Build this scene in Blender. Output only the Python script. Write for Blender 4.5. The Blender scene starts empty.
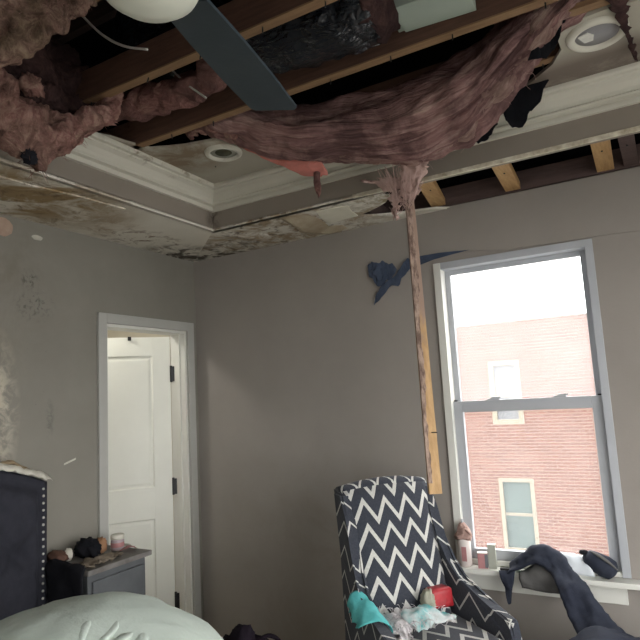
import bpy, bmesh, math, random
from mathutils import Vector, Matrix, noise
random.seed(7)
S = bpy.context.scene
COL = S.collection

# ------------------------------------------------------------------ camera
cam_data = bpy.data.cameras.new('camera')
cam = bpy.data.objects.new('camera', cam_data)
COL.objects.link(cam)
YAW, PITCH, ROLL = 0.5116, 0.1289, -0.0553
fw = Vector((-math.sin(YAW)*math.cos(PITCH), math.cos(YAW)*math.cos(PITCH), math.sin(PITCH)))
r0 = Vector((math.cos(YAW), math.sin(YAW), 0)); u0 = r0.cross(fw)
rr = r0*math.cos(ROLL) + u0*math.sin(ROLL); uu = -r0*math.sin(ROLL) + u0*math.cos(ROLL)
M4 = Matrix(((rr.x, uu.x, -fw.x, 2.7136), (rr.y, uu.y, -fw.y, -3.0766), (rr.z, uu.z, -fw.z, 1.5923), (0, 0, 0, 1)))
cam.matrix_world = M4
cam_data.sensor_width = 36.0; cam_data.lens = 584.4/640*36; cam_data.clip_start = 0.02
S.camera = cam

# ------------------------------------------------------------------ sky and exposure
world = bpy.data.worlds.new('overcast'); S.world = world; world.use_nodes = True
bg = world.node_tree.nodes['Background']
bg.inputs[0].default_value = (1.0, 0.992, 0.975, 1); bg.inputs[1].default_value = 1.0
S.view_settings.view_transform = 'Standard'; S.view_settings.look = 'None'
S.view_settings.gamma = 1; S.view_settings.use_curve_mapping = False
S.view_settings.exposure = 2.8

# ------------------------------------------------------------------ materials
def new_mat(name):
    m = bpy.data.materials.new(name); m.use_nodes = True
    return m, m.node_tree, m.node_tree.nodes, m.node_tree.nodes['Principled BSDF']
def c4(c): return (c[0], c[1], c[2], 1)
def coords(nt, kind='Object', scale=(1, 1, 1), rot=(0, 0, 0)):
    mp = nt.nodes.new('ShaderNodeMapping'); mp.inputs['Scale'].default_value = scale; mp.inputs['Rotation'].default_value = rot
    if kind == 'World':
        g = nt.nodes.new('ShaderNodeNewGeometry'); nt.links.new(g.outputs['Position'], mp.inputs['Vector'])
    else:
        t = nt.nodes.new('ShaderNodeTexCoord'); nt.links.new(t.outputs[kind], mp.inputs['Vector'])
    return mp.outputs[0]
def nz(nt, vec, scale, detail=5, rough=.6, dist=0):
    n = nt.nodes.new('ShaderNodeTexNoise'); n.inputs['Scale'].default_value = scale; n.inputs['Detail'].default_value = detail
    n.inputs['Roughness'].default_value = rough; n.inputs['Distortion'].default_value = dist
    nt.links.new(vec, n.inputs['Vector']); return n.outputs[0]
def ramp(nt, fac, stops):
    r = nt.nodes.new('ShaderNodeValToRGB'); nt.links.new(fac, r.inputs[0])
    e = r.color_ramp.elements
    while len(e) < len(stops): e.new(.5)
    for i, (p, c) in enumerate(stops): e[i].position = p; e[i].color = c4(c)
    return r.outputs[0]
def mrange(nt, fac, a, b, c=0, d=1):
    n = nt.nodes.new('ShaderNodeMapRange'); nt.links.new(fac, n.inputs[0])
    for i, v in enumerate((a, b, c, d)): n.inputs[i+1].default_value = v
    return n.outputs[0]
def mixc(nt, fac, a, b):
    n = nt.nodes.new('ShaderNodeMix'); n.data_type = 'RGBA'
    for s, v in ((0, fac), (6, a), (7, b)):
        if hasattr(v, 'is_linked') or isinstance(v, bpy.types.NodeSocket): nt.links.new(v, n.inputs[s])
        elif s == 0: n.inputs[0].default_value = v
        else: n.inputs[s].default_value = c4(v)
    return n.outputs[2]
def mth(nt, op, a, b=None, c=None):
    n = nt.nodes.new('ShaderNodeMath'); n.operation = op
    for i, v in enumerate((a, b, c)):
        if v is None: continue
        if isinstance(v, bpy.types.NodeSocket): nt.links.new(v, n.inputs[i])
        else: n.inputs[i].default_value = v
    return n.outputs[0]
def bump(nt, bs, h, strength, dist=.02):
    b = nt.nodes.new('ShaderNodeBump'); b.inputs['Strength'].default_value = strength; b.inputs['Distance'].default_value = dist
    nt.links.new(h, b.inputs['Height']); nt.links.new(b.outputs[0], bs.inputs['Normal'])
def pm(name, c1, c2=None, scale=8, rough=.7, bmp=.15, bscale=60, stretch=(1, 1, 1), kind='Object', lo=.35, hi=.65, dist=0, spec=.3, bdist=.01):
    m, nt, N, b = new_mat(name)
    v = coords(nt, kind, stretch)
    c2 = c2 or tuple(x*.8 for x in c1)
    nt.links.new(ramp(nt, nz(nt, v, scale, 6, .62, dist), [(lo, c1), (hi, c2)]), b.inputs['Base Color'])
    b.inputs['Roughness'].default_value = rough; b.inputs['Specular IOR Level'].default_value = spec
    if bmp: bump(nt, b, nz(nt, v, bscale, 4), bmp, bdist)
    return m
def sphere_mask(nt, pos, centre, r_in, r_out, squash=(1, 1, 1)):
    s = nt.nodes.new('ShaderNodeVectorMath'); s.operation = 'SUBTRACT'; nt.links.new(pos, s.inputs[0]); s.inputs[1].default_value = centre
    k = nt.nodes.new('ShaderNodeVectorMath'); k.operation = 'MULTIPLY'; nt.links.new(s.outputs[0], k.inputs[0]); k.inputs[1].default_value = squash
    l = nt.nodes.new('ShaderNodeVectorMath'); l.operation = 'LENGTH'; nt.links.new(k.outputs[0], l.inputs[0])
    return mrange(nt, l.outputs['Value'], r_out, r_in)
def stained(name, base, base2, stains, rough=.8, bmp=.1):
    """stains: (colour, centre, r_in, r_out, squash, noise scale, lo, hi, strength)"""
    m, nt, N, b = new_mat(name)
    pos = coords(nt, 'World')
    col = ramp(nt, nz(nt, pos, 2.2, 6, .65), [(.35, base), (.68, base2)])
    for (c, ce, ri, ro, sq, sc, lo, hi, st) in stains:
        n = mrange(nt, nz(nt, pos, sc, 7, .7, .6), lo, hi)
        f = mth(nt, 'MULTIPLY', mth(nt, 'MULTIPLY', n, sphere_mask(nt, pos, ce, ri, ro, sq)), st)
        col = mixc(nt, f, col, c)
    nt.links.new(col, b.inputs['Base Color'])
    b.inputs['Roughness'].default_value = rough; b.inputs['Specular IOR Level'].default_value = .25
    bump(nt, b, nz(nt, pos, 90, 3), bmp, .006)
    return m

WALL = (.325, .298, .272)  # same paint as left wall, lightened to make up for weak rear light
WALL2 = (.295, .270, .247)
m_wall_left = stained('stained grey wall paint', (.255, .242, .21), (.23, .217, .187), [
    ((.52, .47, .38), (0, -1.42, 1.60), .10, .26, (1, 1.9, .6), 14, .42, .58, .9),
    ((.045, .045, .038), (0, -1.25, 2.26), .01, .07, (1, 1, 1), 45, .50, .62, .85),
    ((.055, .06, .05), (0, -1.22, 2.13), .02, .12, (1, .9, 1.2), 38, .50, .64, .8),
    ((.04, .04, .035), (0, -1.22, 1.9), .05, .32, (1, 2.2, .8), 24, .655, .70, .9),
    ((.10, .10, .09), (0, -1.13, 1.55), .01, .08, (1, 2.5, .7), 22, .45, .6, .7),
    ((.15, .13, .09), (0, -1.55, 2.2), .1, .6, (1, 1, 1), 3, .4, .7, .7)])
m_wall = stained('lightened taupe grey wall paint', WALL, WALL2, [
    ((.20, .17, .14), (.9, 0, .6), .1, .9, (1, 1, 1), 3, .45, .7, .4)])
MOLD = (.055, .042, .03)
m_soffit_left = stained('water stained ceiling paint', (.74, .71, .63), (.68, .645, .56), [
    ((.27, .185, .085), (.30, -1.50, 2.57), .25, .62, (1.2, .9, 1), 4, .36, .52, .95),
    ((.13, .085, .045), (.26, -1.45, 2.57), .2, .55, (1, 1, 1), 11, .52, .64, .8),
    ((.34, .25, .16), (.20, -1.05, 2.57), .12, .34, (1.1, 1, 1), 6, .46, .60, .8),
    ((.15, .085, .045), (.17, -.62, 2.57), .10, .30, (1.4, .7, 1), 11, .53, .60, .9),
    (MOLD, (.10, -.20, 2.57), .12, .32, (1.1, .9, 1), 10, .44, .56, .95)])
m_soffit_back = stained('mouldy ceiling paint', (.72, .70, .63), (.64, .61, .54), [
    (MOLD, (.28, -.11, 2.57), .14, .42, (.7, 1.3, 1), 11, .44, .57, .95),
    ((.30, .22, .13), (.95, -.3, 2.57), .3, .7, (.8, 1, 1), 8, .44, .58, .9),
    ((.10, .07, .05), (.9, -.25, 2.57), .2, .6, (.8, 1, 1), 17, .54, .62, .85),
    ((.22, .18, .10), (1.6, -.4, 2.57), .05, .35, (1, 1, 1), 16, .46, .6, .9)])
m_upper = stained('stained upper ceiling board', (.44, .42, .355), (.40, .375, .31), [
    ((.20, .14, .085), (.82, -1.05, 2.8), .16, .32, (1, 1, 1), 7, .36, .58, .85),
    ((.15, .115, .095), (2.75, -.66, 2.8), .12, .30, (.25, 1.5, 1), 2, .2, .5, .85)])
m_fascia = stained('taupe fascia paint', (.285, .25, .212), (.258, .226, .19), [(MOLD, (.60, -.51, 2.64), .01, .075, (1, 1, .8), 16, .40, .58, .9)], .75, .05)
m_crown = stained('white crown paint', (.66, .645, .565), (.60, .58, .50), [
    ((.20, .15, .09), (.7, -1.0, 2.80), .02, .05, (.1, .1, 1), 14, .52, .64, .8)], .5, .05)
m_white = pm('white trim paint', (.74, .74, .69), (.70, .70, .65), 4, .45, .04, 60)
m_casing = pm('shaded greyish casing paint', (.46, .46, .43), (.42, .42, .39), 4, .5, .04, 60)  # greyish white trim, its dim lighting put into the colour
m_door = pm('white door paint', (.86, .87, .80), (.82, .83, .76), 3, .45, .03, 60)
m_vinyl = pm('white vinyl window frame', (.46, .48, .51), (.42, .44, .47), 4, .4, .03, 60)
m_bead = pm('chipped plaster edge', (.72, .68, .56), (.42, .36, .26), 22, .8, .3, 60)
m_black_metal = pm('black metal', (.012, .012, .014), (.02, .02, .02), 20, .4, 0)
m_wood_joist = pm('brown joist wood', (.135, .072, .050), (.092, .050, .036), 10, .8, .25, 50, (.6, 6, 6))
m_wood_edge = pm('raw and lit tan wood', (.28, .175, .095), (.20, .12, .065), 9, .75, .2, 50, (.6, 6, 6))
m_wood_new = pm('yellow pine', (.50, .32, .145), (.38, .225, .095), 10, .65, .2, 50, (8, 1, 8))
m_wood_stick = pm('stick bare pine', (.56, .37, .19), (.43, .27, .13), 8, .7, .2, 40, (7, 7, .8))
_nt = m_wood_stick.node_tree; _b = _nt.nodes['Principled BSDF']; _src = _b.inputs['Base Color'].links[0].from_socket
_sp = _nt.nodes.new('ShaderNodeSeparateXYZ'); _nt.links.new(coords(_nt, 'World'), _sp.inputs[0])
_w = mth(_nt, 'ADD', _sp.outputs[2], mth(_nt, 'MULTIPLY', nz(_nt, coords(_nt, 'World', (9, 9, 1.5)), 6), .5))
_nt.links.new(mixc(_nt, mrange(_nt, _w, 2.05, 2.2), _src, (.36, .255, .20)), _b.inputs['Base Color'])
m_wood_rot = pm('weathered stick face', (.42, .31, .25), (.15, .10, .08), 16, .85, .4, 60, (4, 4, .9), lo=.40, hi=.60)
m_plate = pm('purple brown plate wood', (.10, .068, .062), (.075, .05, .046), 8, .8, .2, 40, (.6, 6, 6))
m_dark_attic = pm('dark roof boards', (.012, .012, .014), (.008, .008, .010), 6, .95, .1, 30, spec=.05)
m_floor = pm('grey brown floor', (.38, .33, .27), (.32, .27, .22), 6, .6, .1, 40, (1, 8, 1))
m_brass = pm('nail brass', (.62, .60, .55), (.5, .48, .44), 10, .3, 0)

def insul_mat(name, pinks, browns, stretch, kind='World'):
    m, nt, N, b = new_mat(name)
    v = coords(nt, kind, stretch)
    n1 = nz(nt, v, 9, 9, .72, 1.2)
    n2 = nz(nt, coords(nt, 'World'), 5, 6, .65, .4)
    c1 = ramp(nt, n1, [(.30, pinks[0]), (.48, pinks[1]), (.58, pinks[2]), (.72, pinks[3])])
    c2 = ramp(nt, n1, [(.30, browns[0]), (.55, browns[1]), (.75, browns[2])])
    col = mixc(nt, mrange(nt, n2, .44, .58), c1, c2)
    nt.links.new(col, b.inputs['Base Color'])
    b.inputs['Roughness'].default_value = 1; b.inputs['Specular IOR Level'].default_value = .05
    h = mth(nt, 'ADD', n1, mth(nt, 'MULTIPLY', nz(nt, v, 60, 5, .7), .6))
    bump(nt, b, h, .9, .03)
    return m
m_ins = insul_mat('dirty pink insulation', [(.20, .105, .105), (.43, .25, .235), (.58, .385, .345), (.74, .56, .48)], [(.10, .060, .060), (.25, .145, .14), (.48, .32, .285)], (.55, 2.4, 1), 'UV')
m_ins_left = insul_mat('grimy pink insulation', [(.20, .095, .08), (.42, .225, .195), (.54, .34, .28), (.66, .48, .37)], [(.07, .045, .038), (.28, .165, .135), (.52, .38, .28)], (2, 2, 1.4))
m_fib = pm('pale pink fibres', (.56, .41, .37), (.42, .29, .26), 12, 1, .4, 60, spec=.05)
m_ins_dark = insul_mat('shaded and dirty brown insulation', [(.05, .030, .030), (.085, .050, .048), (.12, .07, .066), (.17, .10, .09)], [(.03, .02, .02), (.06, .036, .036), (.10, .06, .055)], (1.5, 1.5, 1.5))
m_ins_rim = insul_mat('pale pink rim insulation', [(.24, .13, .12), (.46, .29, .26), (.60, .43, .37), (.72, .58, .48)], [(.20, .12, .11), (.42, .28, .24), (.64, .48, .39)], (1.1, 1.0, 1), 'UV')
m_ins_tan = insul_mat('tan pink speckled insulation', [(.06, .045, .04), (.36, .22, .18), (.50, .34, .27), (.62, .48, .34)], [(.03, .025, .022), (.30, .21, .15), (.56, .43, .29)], (2.4, 2.4, 2.4))
m_ins_rim2 = insul_mat('pink fold insulation', [(.22, .12, .115), (.42, .26, .24), (.54, .37, .33), (.66, .5, .43)], [(.16, .10, .095), (.34, .22, .2), (.5, .36, .31)], (.8, 4.5, 4.5))
m_ins_smooth = pm('salmon pink insulation', (.72, .27, .23), (.55, .22, .19), 7, 1, .5, 50, (1, 2, 2), spec=.05)
m_ins_brown = insul_mat('brown pink insulation', [(.12, .06, .055), (.28, .14, .125), (.36, .2, .17), (.42, .26, .2)], [(.10, .055, .05), (.20, .11, .10), (.28, .17, .14)], (1.5, 2, 2))

# ------------------------------------------------------------------ mesh helpers
def link(o, parent=None):
    COL.objects.link(o)
    if parent is not None: o.parent = parent
    return o
def thing(name, label, cat, loc=(0, 0, 0), rz=0, group=None):
    o = bpy.data.objects.new(name, None); o.empty_display_size = .1
    o.location = loc; o.rotation_euler = (0, 0, rz); link(o)
    o['label'] = label; o['category'] = cat
    if group: o['group'] = group
    return o
def tag(o, label, cat, group=None):
    o['label'] = label; o['category'] = cat
    if group: o['group'] = group
    return o
def struct(o): o['kind'] = 'structure'; return o
def plabel(o, t): o['label'] = t; return o
def root_inv(parent):
    ch = []
    p = parent
    while p is not None: ch.append(p); p = p.parent
    m = Matrix.Identity(4)
    for p in reversed(ch):
        m = m @ Matrix.Translation(p.location) @ Matrix.Rotation(p.rotation_euler[2], 4, 'Z')
    return m.inverted()
def from_bm(name, bm, mat, parent=None, smooth=False, world=False):
    me = bpy.data.meshes.new(name)
    if world and parent is not None: bm.transform(root_inv(parent))
    bmesh.ops.recalc_face_normals(bm, faces=bm.faces)
    bm.to_mesh(me); bm.free()
    for p in me.polygons: p.use_smooth = smooth
    o = bpy.data.objects.new(name, me)
    for mm in (mat if isinstance(mat, (list, tuple)) else [mat]): me.materials.append(mm)
    return link(o, parent)
def add_box(bm, x, y, z, bev=0, mtx=None, seg=2):
    vs = [bm.verts.new((a, b, c)) for a in x for b in y for c in z]
    F = [(0, 1, 3, 2), (4, 6, 7, 5), (0, 4, 5, 1), (2, 3, 7, 6), (0, 2, 6, 4), (1, 5, 7, 3)]
    fs = [bm.faces.new([vs[i] for i in f]) for f in F]
    if bev:
        es = list({e for f in fs for e in f.edges})
        res = bmesh.ops.bevel(bm, geom=es, offset=bev, segments=seg, affect='EDGES', profile=.7)
        vs = list({v for v in res['verts']} | {v for v in vs if v.is_valid})
    if mtx is not None: bmesh.ops.transform(bm, matrix=mtx, verts=[v for v in vs if v.is_valid])
    return vs
def box(name, x, y, z, mat, parent=None, bev=.003, world=False, smooth=False, mtx=None, seg=2):
    bm = bmesh.new(); add_box(bm, x, y, z, bev, mtx, seg)
    return from_bm(name, bm, mat, parent, smooth, world)
def add_prism(bm, poly, axis, a, b):
    """poly = 2-D outline in the plane perpendicular to axis"""
    def P(p, t):
        q = list(p); q.insert(axis, t); return q
    lo = [bm.verts.new(P(p, a)) for p in poly]; hi = [bm.verts.new(P(p, b)) for p in poly]
    n = len(poly)
    bm.faces.new(lo[::-1]); bm.faces.new(hi)
    for i in range(n): bm.faces.new((lo[i], lo[(i+1) % n], hi[(i+1) % n], hi[i]))
def prism(name, poly, axis, a, b, mat, parent=None, bev=0, world=False, smooth=False):
    bm = bmesh.new(); add_prism(bm, poly, axis, a, b)
    if bev: bmesh.ops.bevel(bm, geom=list(bm.edges), offset=bev, segments=2, affect='EDGES')
    return from_bm(name, bm, mat, parent, smooth, world)
def add_lathe(bm, prof, n=28, mtx=None, cap=True):
    rings = []
    for (r, z) in prof:
        rings.append([bm.verts.new((r*math.cos(2*math.pi*i/n), r*math.sin(2*math.pi*i/n), z)) for i in range(n)])
    for k in range(len(rings)-1):
        for i in range(n): bm.faces.new((rings[k][i], rings[k][(i+1) % n], rings[k+1][(i+1) % n], rings[k+1][i]))
    if cap:
        bm.faces.new(rings[0][::-1]); bm.faces.new(rings[-1])
    if mtx is not None: bmesh.ops.transform(bm, matrix=mtx, verts=[v for r in rings for v in r])
def lathe(name, prof, mat, parent=None, n=28, mtx=None, smooth=True, world=False, cap=True):
    bm = bmesh.new(); add_lathe(bm, prof, n, mtx, cap); return from_bm(name, bm, mat, parent, smooth, world)
def crom(P, t):
    n = len(P)-1; f = min(max(t, 0), 1)*n; i = min(int(f), n-1); u = f-i
    p1, p2 = Vector(P[i]), Vector(P[i+1])
    p0 = Vector(P[i-1]) if i > 0 else p1*2-p2
    p3 = Vector(P[i+2]) if i+2 <= n else p2*2-p1
    return .5*((2*p1)+(p2-p0)*u+(2*p0-5*p1+4*p2-p3)*u*u+(3*p1-p0-3*p2+p3)*u**3)
def add_tube(bm, pts, rad, n=8, steps=24, flat=1.0, jit=0):
    """rad: number or list along the path; flat squashes the section across its binormal"""
    rings = []
    rl = rad if isinstance(rad, (list, tuple)) else [rad]*len(pts)
    prev = None
    for k in range(steps+1):
        t = k/steps; p = crom(pts, t); q = crom(pts, min(t+.01, 1))-crom(pts, max(t-.01, 0))
        q.normalize()
        ref = prev if prev is not None else (Vector((0, 0, 1)) if abs(q.z) < .9 else Vector((0, 1, 0)))
        a = (ref - q*ref.dot(q)).normalized(); bvec = q.cross(a); prev = a
        f = t*(len(rl)-1); i = min(int(f), len(rl)-2) if len(rl) > 1 else 0
        r = rl[i]+(rl[i+1]-rl[i])*(f-i) if len(rl) > 1 else rl[0]
        ring = []
        for j in range(n):
            an = 2*math.pi*j/n
            v = p + a*r*math.cos(an)*flat + bvec*r*math.sin(an)
            if jit: v += noise.noise_vector(v*18)*jit
            ring.append(bm.verts.new(v))
        rings.append(ring)
    for k in range(steps):
        for j in range(n): bm.faces.new((rings[k][j], rings[k][(j+1) % n], rings[k+1][(j+1) % n], rings[k+1][j]))
    bm.faces.new(rings[0][::-1]); bm.faces.new(rings[-1])
def tube(name, pts, rad, mat, parent=None, n=8, steps=24, flat=1.0, world=False, jit=0):
    bm = bmesh.new(); add_tube(bm, pts, rad, n, steps, flat, jit); return from_bm(name, bm, mat, parent, True, world)
def fbm(v, s, o=4):
    return noise.fractal(Vector(v)*s, .9, 2.1, o)
def sheet(name, rows, nu, nv, mat, parent=None, thick=.02, amp=.02, nscale=6, world=True, rag=0, rag_rows=(True, True), ripple=0, stretch=(1, 1, 1), rag_cols=False, uvn=None):
    """thick soft sheet through a grid of control points (rows of points), with noise relief and ragged ends"""
    G = []
    for i in range(nv+1):
        v = i/nv
        cols = [crom([r[j] for r in rows], v) for j in range(len(rows[0]))]
        G.append([crom(cols, k/nu) for k in range(nu+1)])
    nrm = [[None]*(nu+1) for _ in range(nv+1)]
    for i in range(nv+1):
        for k in range(nu+1):
            a = G[min(i+1, nv)][k]-G[max(i-1, 0)][k]; b = G[i][min(k+1, nu)]-G[i][max(k-1, 0)]
            c = a.cross(b); nrm[i][k] = c.normalized() if c.length > 1e-9 else Vector((0, 0, 1))
    bm = bmesh.new(); T = []; B = []; UVL = bm.loops.layers.uv.new('UVMap'); UVP = {}
    for i in range(nv+1):
        tr, br = [], []
        for k in range(nu+1):
            p = G[i][k].copy(); n = nrm[i][k]
            q = Vector((p.x*stretch[0], p.y*stretch[1], p.z*stretch[2]))
            d = fbm(q, nscale, 5)*amp
            if uvn: d = d*.45 + fbm(Vector((k/nu*uvn[0], i/nv*uvn[1], 3.3)), 1, 5)*amp
            if ripple: d += ripple*math.sin(9*(i/nv)+4*noise.noise(q*3))
            if rag:
                along = (G[min(i+1, nv)][k]-G[max(i-1, 0)][k])
                if along.length > 1e-9:
                    along.normalize()
                    w0 = max(0, 1-i/(nv*.22)) if rag_rows[0] else 0; w1 = max(0, 1-(nv-i)/(nv*.22)) if rag_rows[1] else 0
                    e = noise.noise(Vector((k*.37, 3.1, nu)))*rag + noise.noise(Vector((k*1.1, 9.1, nu)))*rag*.6
                    p += along*e*(w1-w0)
            if rag_cols:
                across = (G[i][min(k+1, nu)]-G[i][max(k-1, 0)]).normalized()
                w0 = max(0, 1-k/(nu*.15)); w1 = max(0, 1-(nu-k)/(nu*.15))
                p += across*noise.noise(Vector((i*.6, 7.7, nv)))*rag*(w1-w0)
            edge = min(1, min(i, nv-i)/(nv*.12)+.25)*min(1, min(k, nu-k)/(nu*.06)+.3)
            tr.append(bm.verts.new(p+n*(d+thick*.5*edge))); br.append(bm.verts.new(p+n*(d*.8-thick*.5*edge)))
            UVP[tr[-1]] = UVP[br[-1]] = (k/nu, i/nv)
        T.append(tr); B.append(br)
    for i in range(nv):
        for k in range(nu):
            bm.faces.new((T[i][k], T[i][k+1], T[i+1][k+1], T[i+1][k])); bm.faces.new((B[i][k], B[i+1][k], B[i+1][k+1], B[i][k+1]))
    for k in range(nu):
        bm.faces.new((T[0][k], B[0][k], B[0][k+1], T[0][k+1])); bm.faces.new((T[nv][k], T[nv][k+1], B[nv][k+1], B[nv][k]))
    for i in range(nv):
        bm.faces.new((T[i][0], T[i+1][0], B[i+1][0], B[i][0])); bm.faces.new((T[i][nu], B[i][nu], B[i+1][nu], T[i+1][nu]))
    for f in bm.faces:
        for l in f.loops: l[UVL].uv = UVP[l.vert]
    return from_bm(name, bm, mat, parent, True, world)
def blob(name, c, r, mat, parent=None, amp=.1, ns=3, nu=28, nv=16, power=1.0, world=True, flatten=None, rz=0):
    """soft lump: an ellipsoid with relief; power > 1 makes it boxier; flatten = z below which it is cut flat"""
    bm = bmesh.new(); ring = []
    rot = Matrix.Rotation(rz, 3, 'Z')
    def sp(x): return math.copysign(abs(x)**(1/power), x)
    for i in range(nv+1):
        th = math.pi*i/nv; row = []
        for k in range(nu):
            ph = 2*math.pi*k/nu
            d = Vector((sp(math.sin(th))*sp(math.cos(ph)), sp(math.sin(th))*sp(math.sin(ph)), sp(math.cos(th))))
            f = 1+amp*fbm(d+Vector(c), ns, 4)
            p = rot @ Vector((d.x*r[0]*f, d.y*r[1]*f, d.z*r[2]*f)) + Vector(c)
            if flatten is not None: p.z = max(p.z, flatten)
            row.append(p)
        ring.append(row)
    top = bm.verts.new(ring[0][0]); bot = bm.verts.new(ring[nv][0])
    R = [[bm.verts.new(p) for p in row] for row in ring[1:nv]]
    for k in range(nu):
        bm.faces.new((top, R[0][k], R[0][(k+1) % nu])); bm.faces.new((bot, R[-1][(k+1) % nu], R[-1][k]))
    for i in range(len(R)-1):
        for k in range(nu): bm.faces.new((R[i][k], R[i+1][k], R[i+1][(k+1) % nu], R[i][(k+1) % nu]))
    return from_bm(name, bm, mat, parent, True, world)
def poly_slab(name, poly, z0, z1, mat, parent=None, world=True):
    return prism(name, poly, 2, z0, z1, mat, parent, 0, world)
def strands(bm, segs, r=.0012):
    for pts in segs: add_tube(bm, pts, [r, r*.5], 3, 5)

# ================================================================== STRUCTURE
H, ZU = 2.57, 2.80
XR, YR = 4.0, -4.7
FX, FY = .60, -.51          # tray edge left / back
floor = struct(box('floor', (-2.0, XR+.14), (YR-.14, .14), (-.12, 0), m_floor, bev=0))

# --- left wall with door opening (y -.775 .. -.10, z to 2.075)
wl = bpy.data.objects.new('wall_left', None); link(wl); struct(wl)
DY0, DY1, DZ = -.775, -.10, 2.075
bm = bmesh.new()
for (y, z) in (((YR, DY0), (0, 2.60)), ((DY0, DY1), (DZ, 2.60)), ((DY1, .0), (0, 2.60))): add_box(bm, (-.12, 0), y, z)
from_bm('plaster', bm, m_wall_left, wl)
m_patch = pm('bare pink plaster', (.46, .34, .26), (.40, .28, .22), 20, .9, .2, 60)
m_chip = pm('white plaster chip', (.62, .60, .52), (.5, .48, .42), 20, .9, .2, 60)
def ellipse(cy, cz, ry, rz_, n=14, jit=.12):
    return [(cy+ry*math.cos(2*math.pi*i/n)*(1+random.uniform(-jit, jit)), cz+rz_*math.sin(2*math.pi*i/n)*(1+random.uniform(-jit, jit))) for i in range(n)]
plabel(prism('plaster_patch', ellipse(-1.395, 2.505, .055, .05), 0, -.001, .004, m_patch, wl), 'pinkish bare plaster patch near the ceiling')
plabel(prism('plaster_chip', ellipse(-1.207, 2.49, .032, .014), 0, -.001, .004, m_chip, wl), 'white chip in the paint')
plabel(prism('paint_scrape', [(-1.045, 1.308), (-.975, 1.328), (-.973, 1.338), (-1.043, 1.318)], 0, -.001, .003, m_chip, wl), 'short white scrape')

# --- back wall with window opening
WX0, WX1, WZ0, WZ1 = 1.735, 2.510, .70, 2.265
wb = bpy.data.objects.new('wall_back', None); link(wb); struct(wb)
bm = bmesh.new()
for (x, z) in (((-.12, WX0), (0, 2.585)), ((WX0, WX1), (0, WZ0)), ((WX0, WX1), (WZ1, 2.585)), ((WX1, XR), (0, 2.585))): add_box(bm, x, (0, .14), z)
from_bm('plaster', bm, m_wall, wb)
# sagging loose skin of drywall above the window with a torn lower edge
lip = [(1.60, 2.31), (1.75, 2.322), (1.88, 2.318), (2.0, 2.308), (2.08, 2.297), (2.13, 2.286), (2.2, 2.290), (2.3, 2.285), (2.45, 2.284), (2.6, 2.282), (2.75, 2.275), (3.0, 2.27), (3.4, 2.28)]
poly = [(x, z) for x, z in lip] + [(3.4, 2.575), (1.60, 2.575)]
plabel(prism('loose_drywall_skin', poly, 1, -.009, -.001, m_wall, wb), 'loose drywall layer with torn lower edge')
box('exterior_skin', (-.12, XR), (.13, .15), (2.585, 3.75), m_dark_attic, wb, 0)
# right wall, outside the picture, with a wide window opening that lights the room from the side
bm = bmesh.new()
for (y, z) in (((YR, -3.7), (0, 2.6)), ((-.75, .14), (0, 2.6)), ((-3.7, -.75), (0, .45)), ((-3.7, -.75), (2.38, 2.6))): add_box(bm, (XR, XR+.12), y, z)
wr = struct(from_bm('wall_right', bm, m_wall))
# unseen rear wall behind the camera, its opening sized to let fill light in
bm = bmesh.new()
OX0, OX1, OZ0, OZ1 = 2.4, 3.3, .80, 2.20
for (x, z) in (((-.12, OX0), (0, 2.6)), ((OX1, XR+.12), (0, 2.6)), ((OX0, OX1), (0, OZ0)), ((OX0, OX1), (OZ1, 2.6))): add_box(bm, x, (YR-.14, YR), z)
struct(from_bm('wall_rear', bm, m_wall))

# --- roof over the attic (dark)
roof = bpy.data.objects.new('roof', None); link(roof); struct(roof)
box('roof_deck', (-.4, XR+.4), (YR-.4, .4), (3.72, 3.78), m_dark_attic, roof, 0)
box('gable', (-.14, -.12), (YR-.14, .15), (2.6, 3.72), m_dark_attic, roof, 0)
box('gable', (XR+.10, XR+.12), (YR-.14, .15), (2.6, 3.72), m_dark_attic, roof, 0)
box('gable', (-.12, XR+.12), (YR-.14, YR-.12), (2.6, 3.72), m_dark_attic, roof, 0)
for i in range(5):
    y = -.55-.62*i
    box('rafter', (-.1, XR+.1), (y-.02, y+.02), (3.56, 3.715), m_plate, roof, 0)

# --- ceiling: soffit panels, tray sides, remnants of the upper board
ce = bpy.data.objects.new('ceiling', None); link(ce); struct(ce)
plabel(poly_slab('soffit_panel', [(0, 0), (0, YR), (FX, YR), (FX, FY)], H, H+.013, m_soffit_left, ce), 'water stained soffit along the door wall')
back_poly = [(0, 0), (FX, FY), (1.0, FY), (1.35, FY), (1.52, FY), (1.60, -.47), (1.66, -.40), (1.60, -.33), (1.53, -.28), (1.44, -.235), (1.375, -.215),
             (1.43, -.17), (1.50, -.13), (1.58, -.10), (1.68, -.075), (1.78, -.05), (1.84, 0)]
plabel(poly_slab('soffit_panel', back_poly, H, H+.013, m_soffit_back, ce), 'mouldy soffit torn off towards the window')
poly_slab('soffit_panel', [(XR, 0), (XR, YR), (3.4, YR), (3.4, FY), (3.3, 0)], H, H+.013, m_soffit_back, ce)
poly_slab('soffit_panel', [(0.6, YR), (3.4, YR), (3.4, -4.1), (.6, -4.1)], H, H+.013, m_soffit_back, ce)
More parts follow.
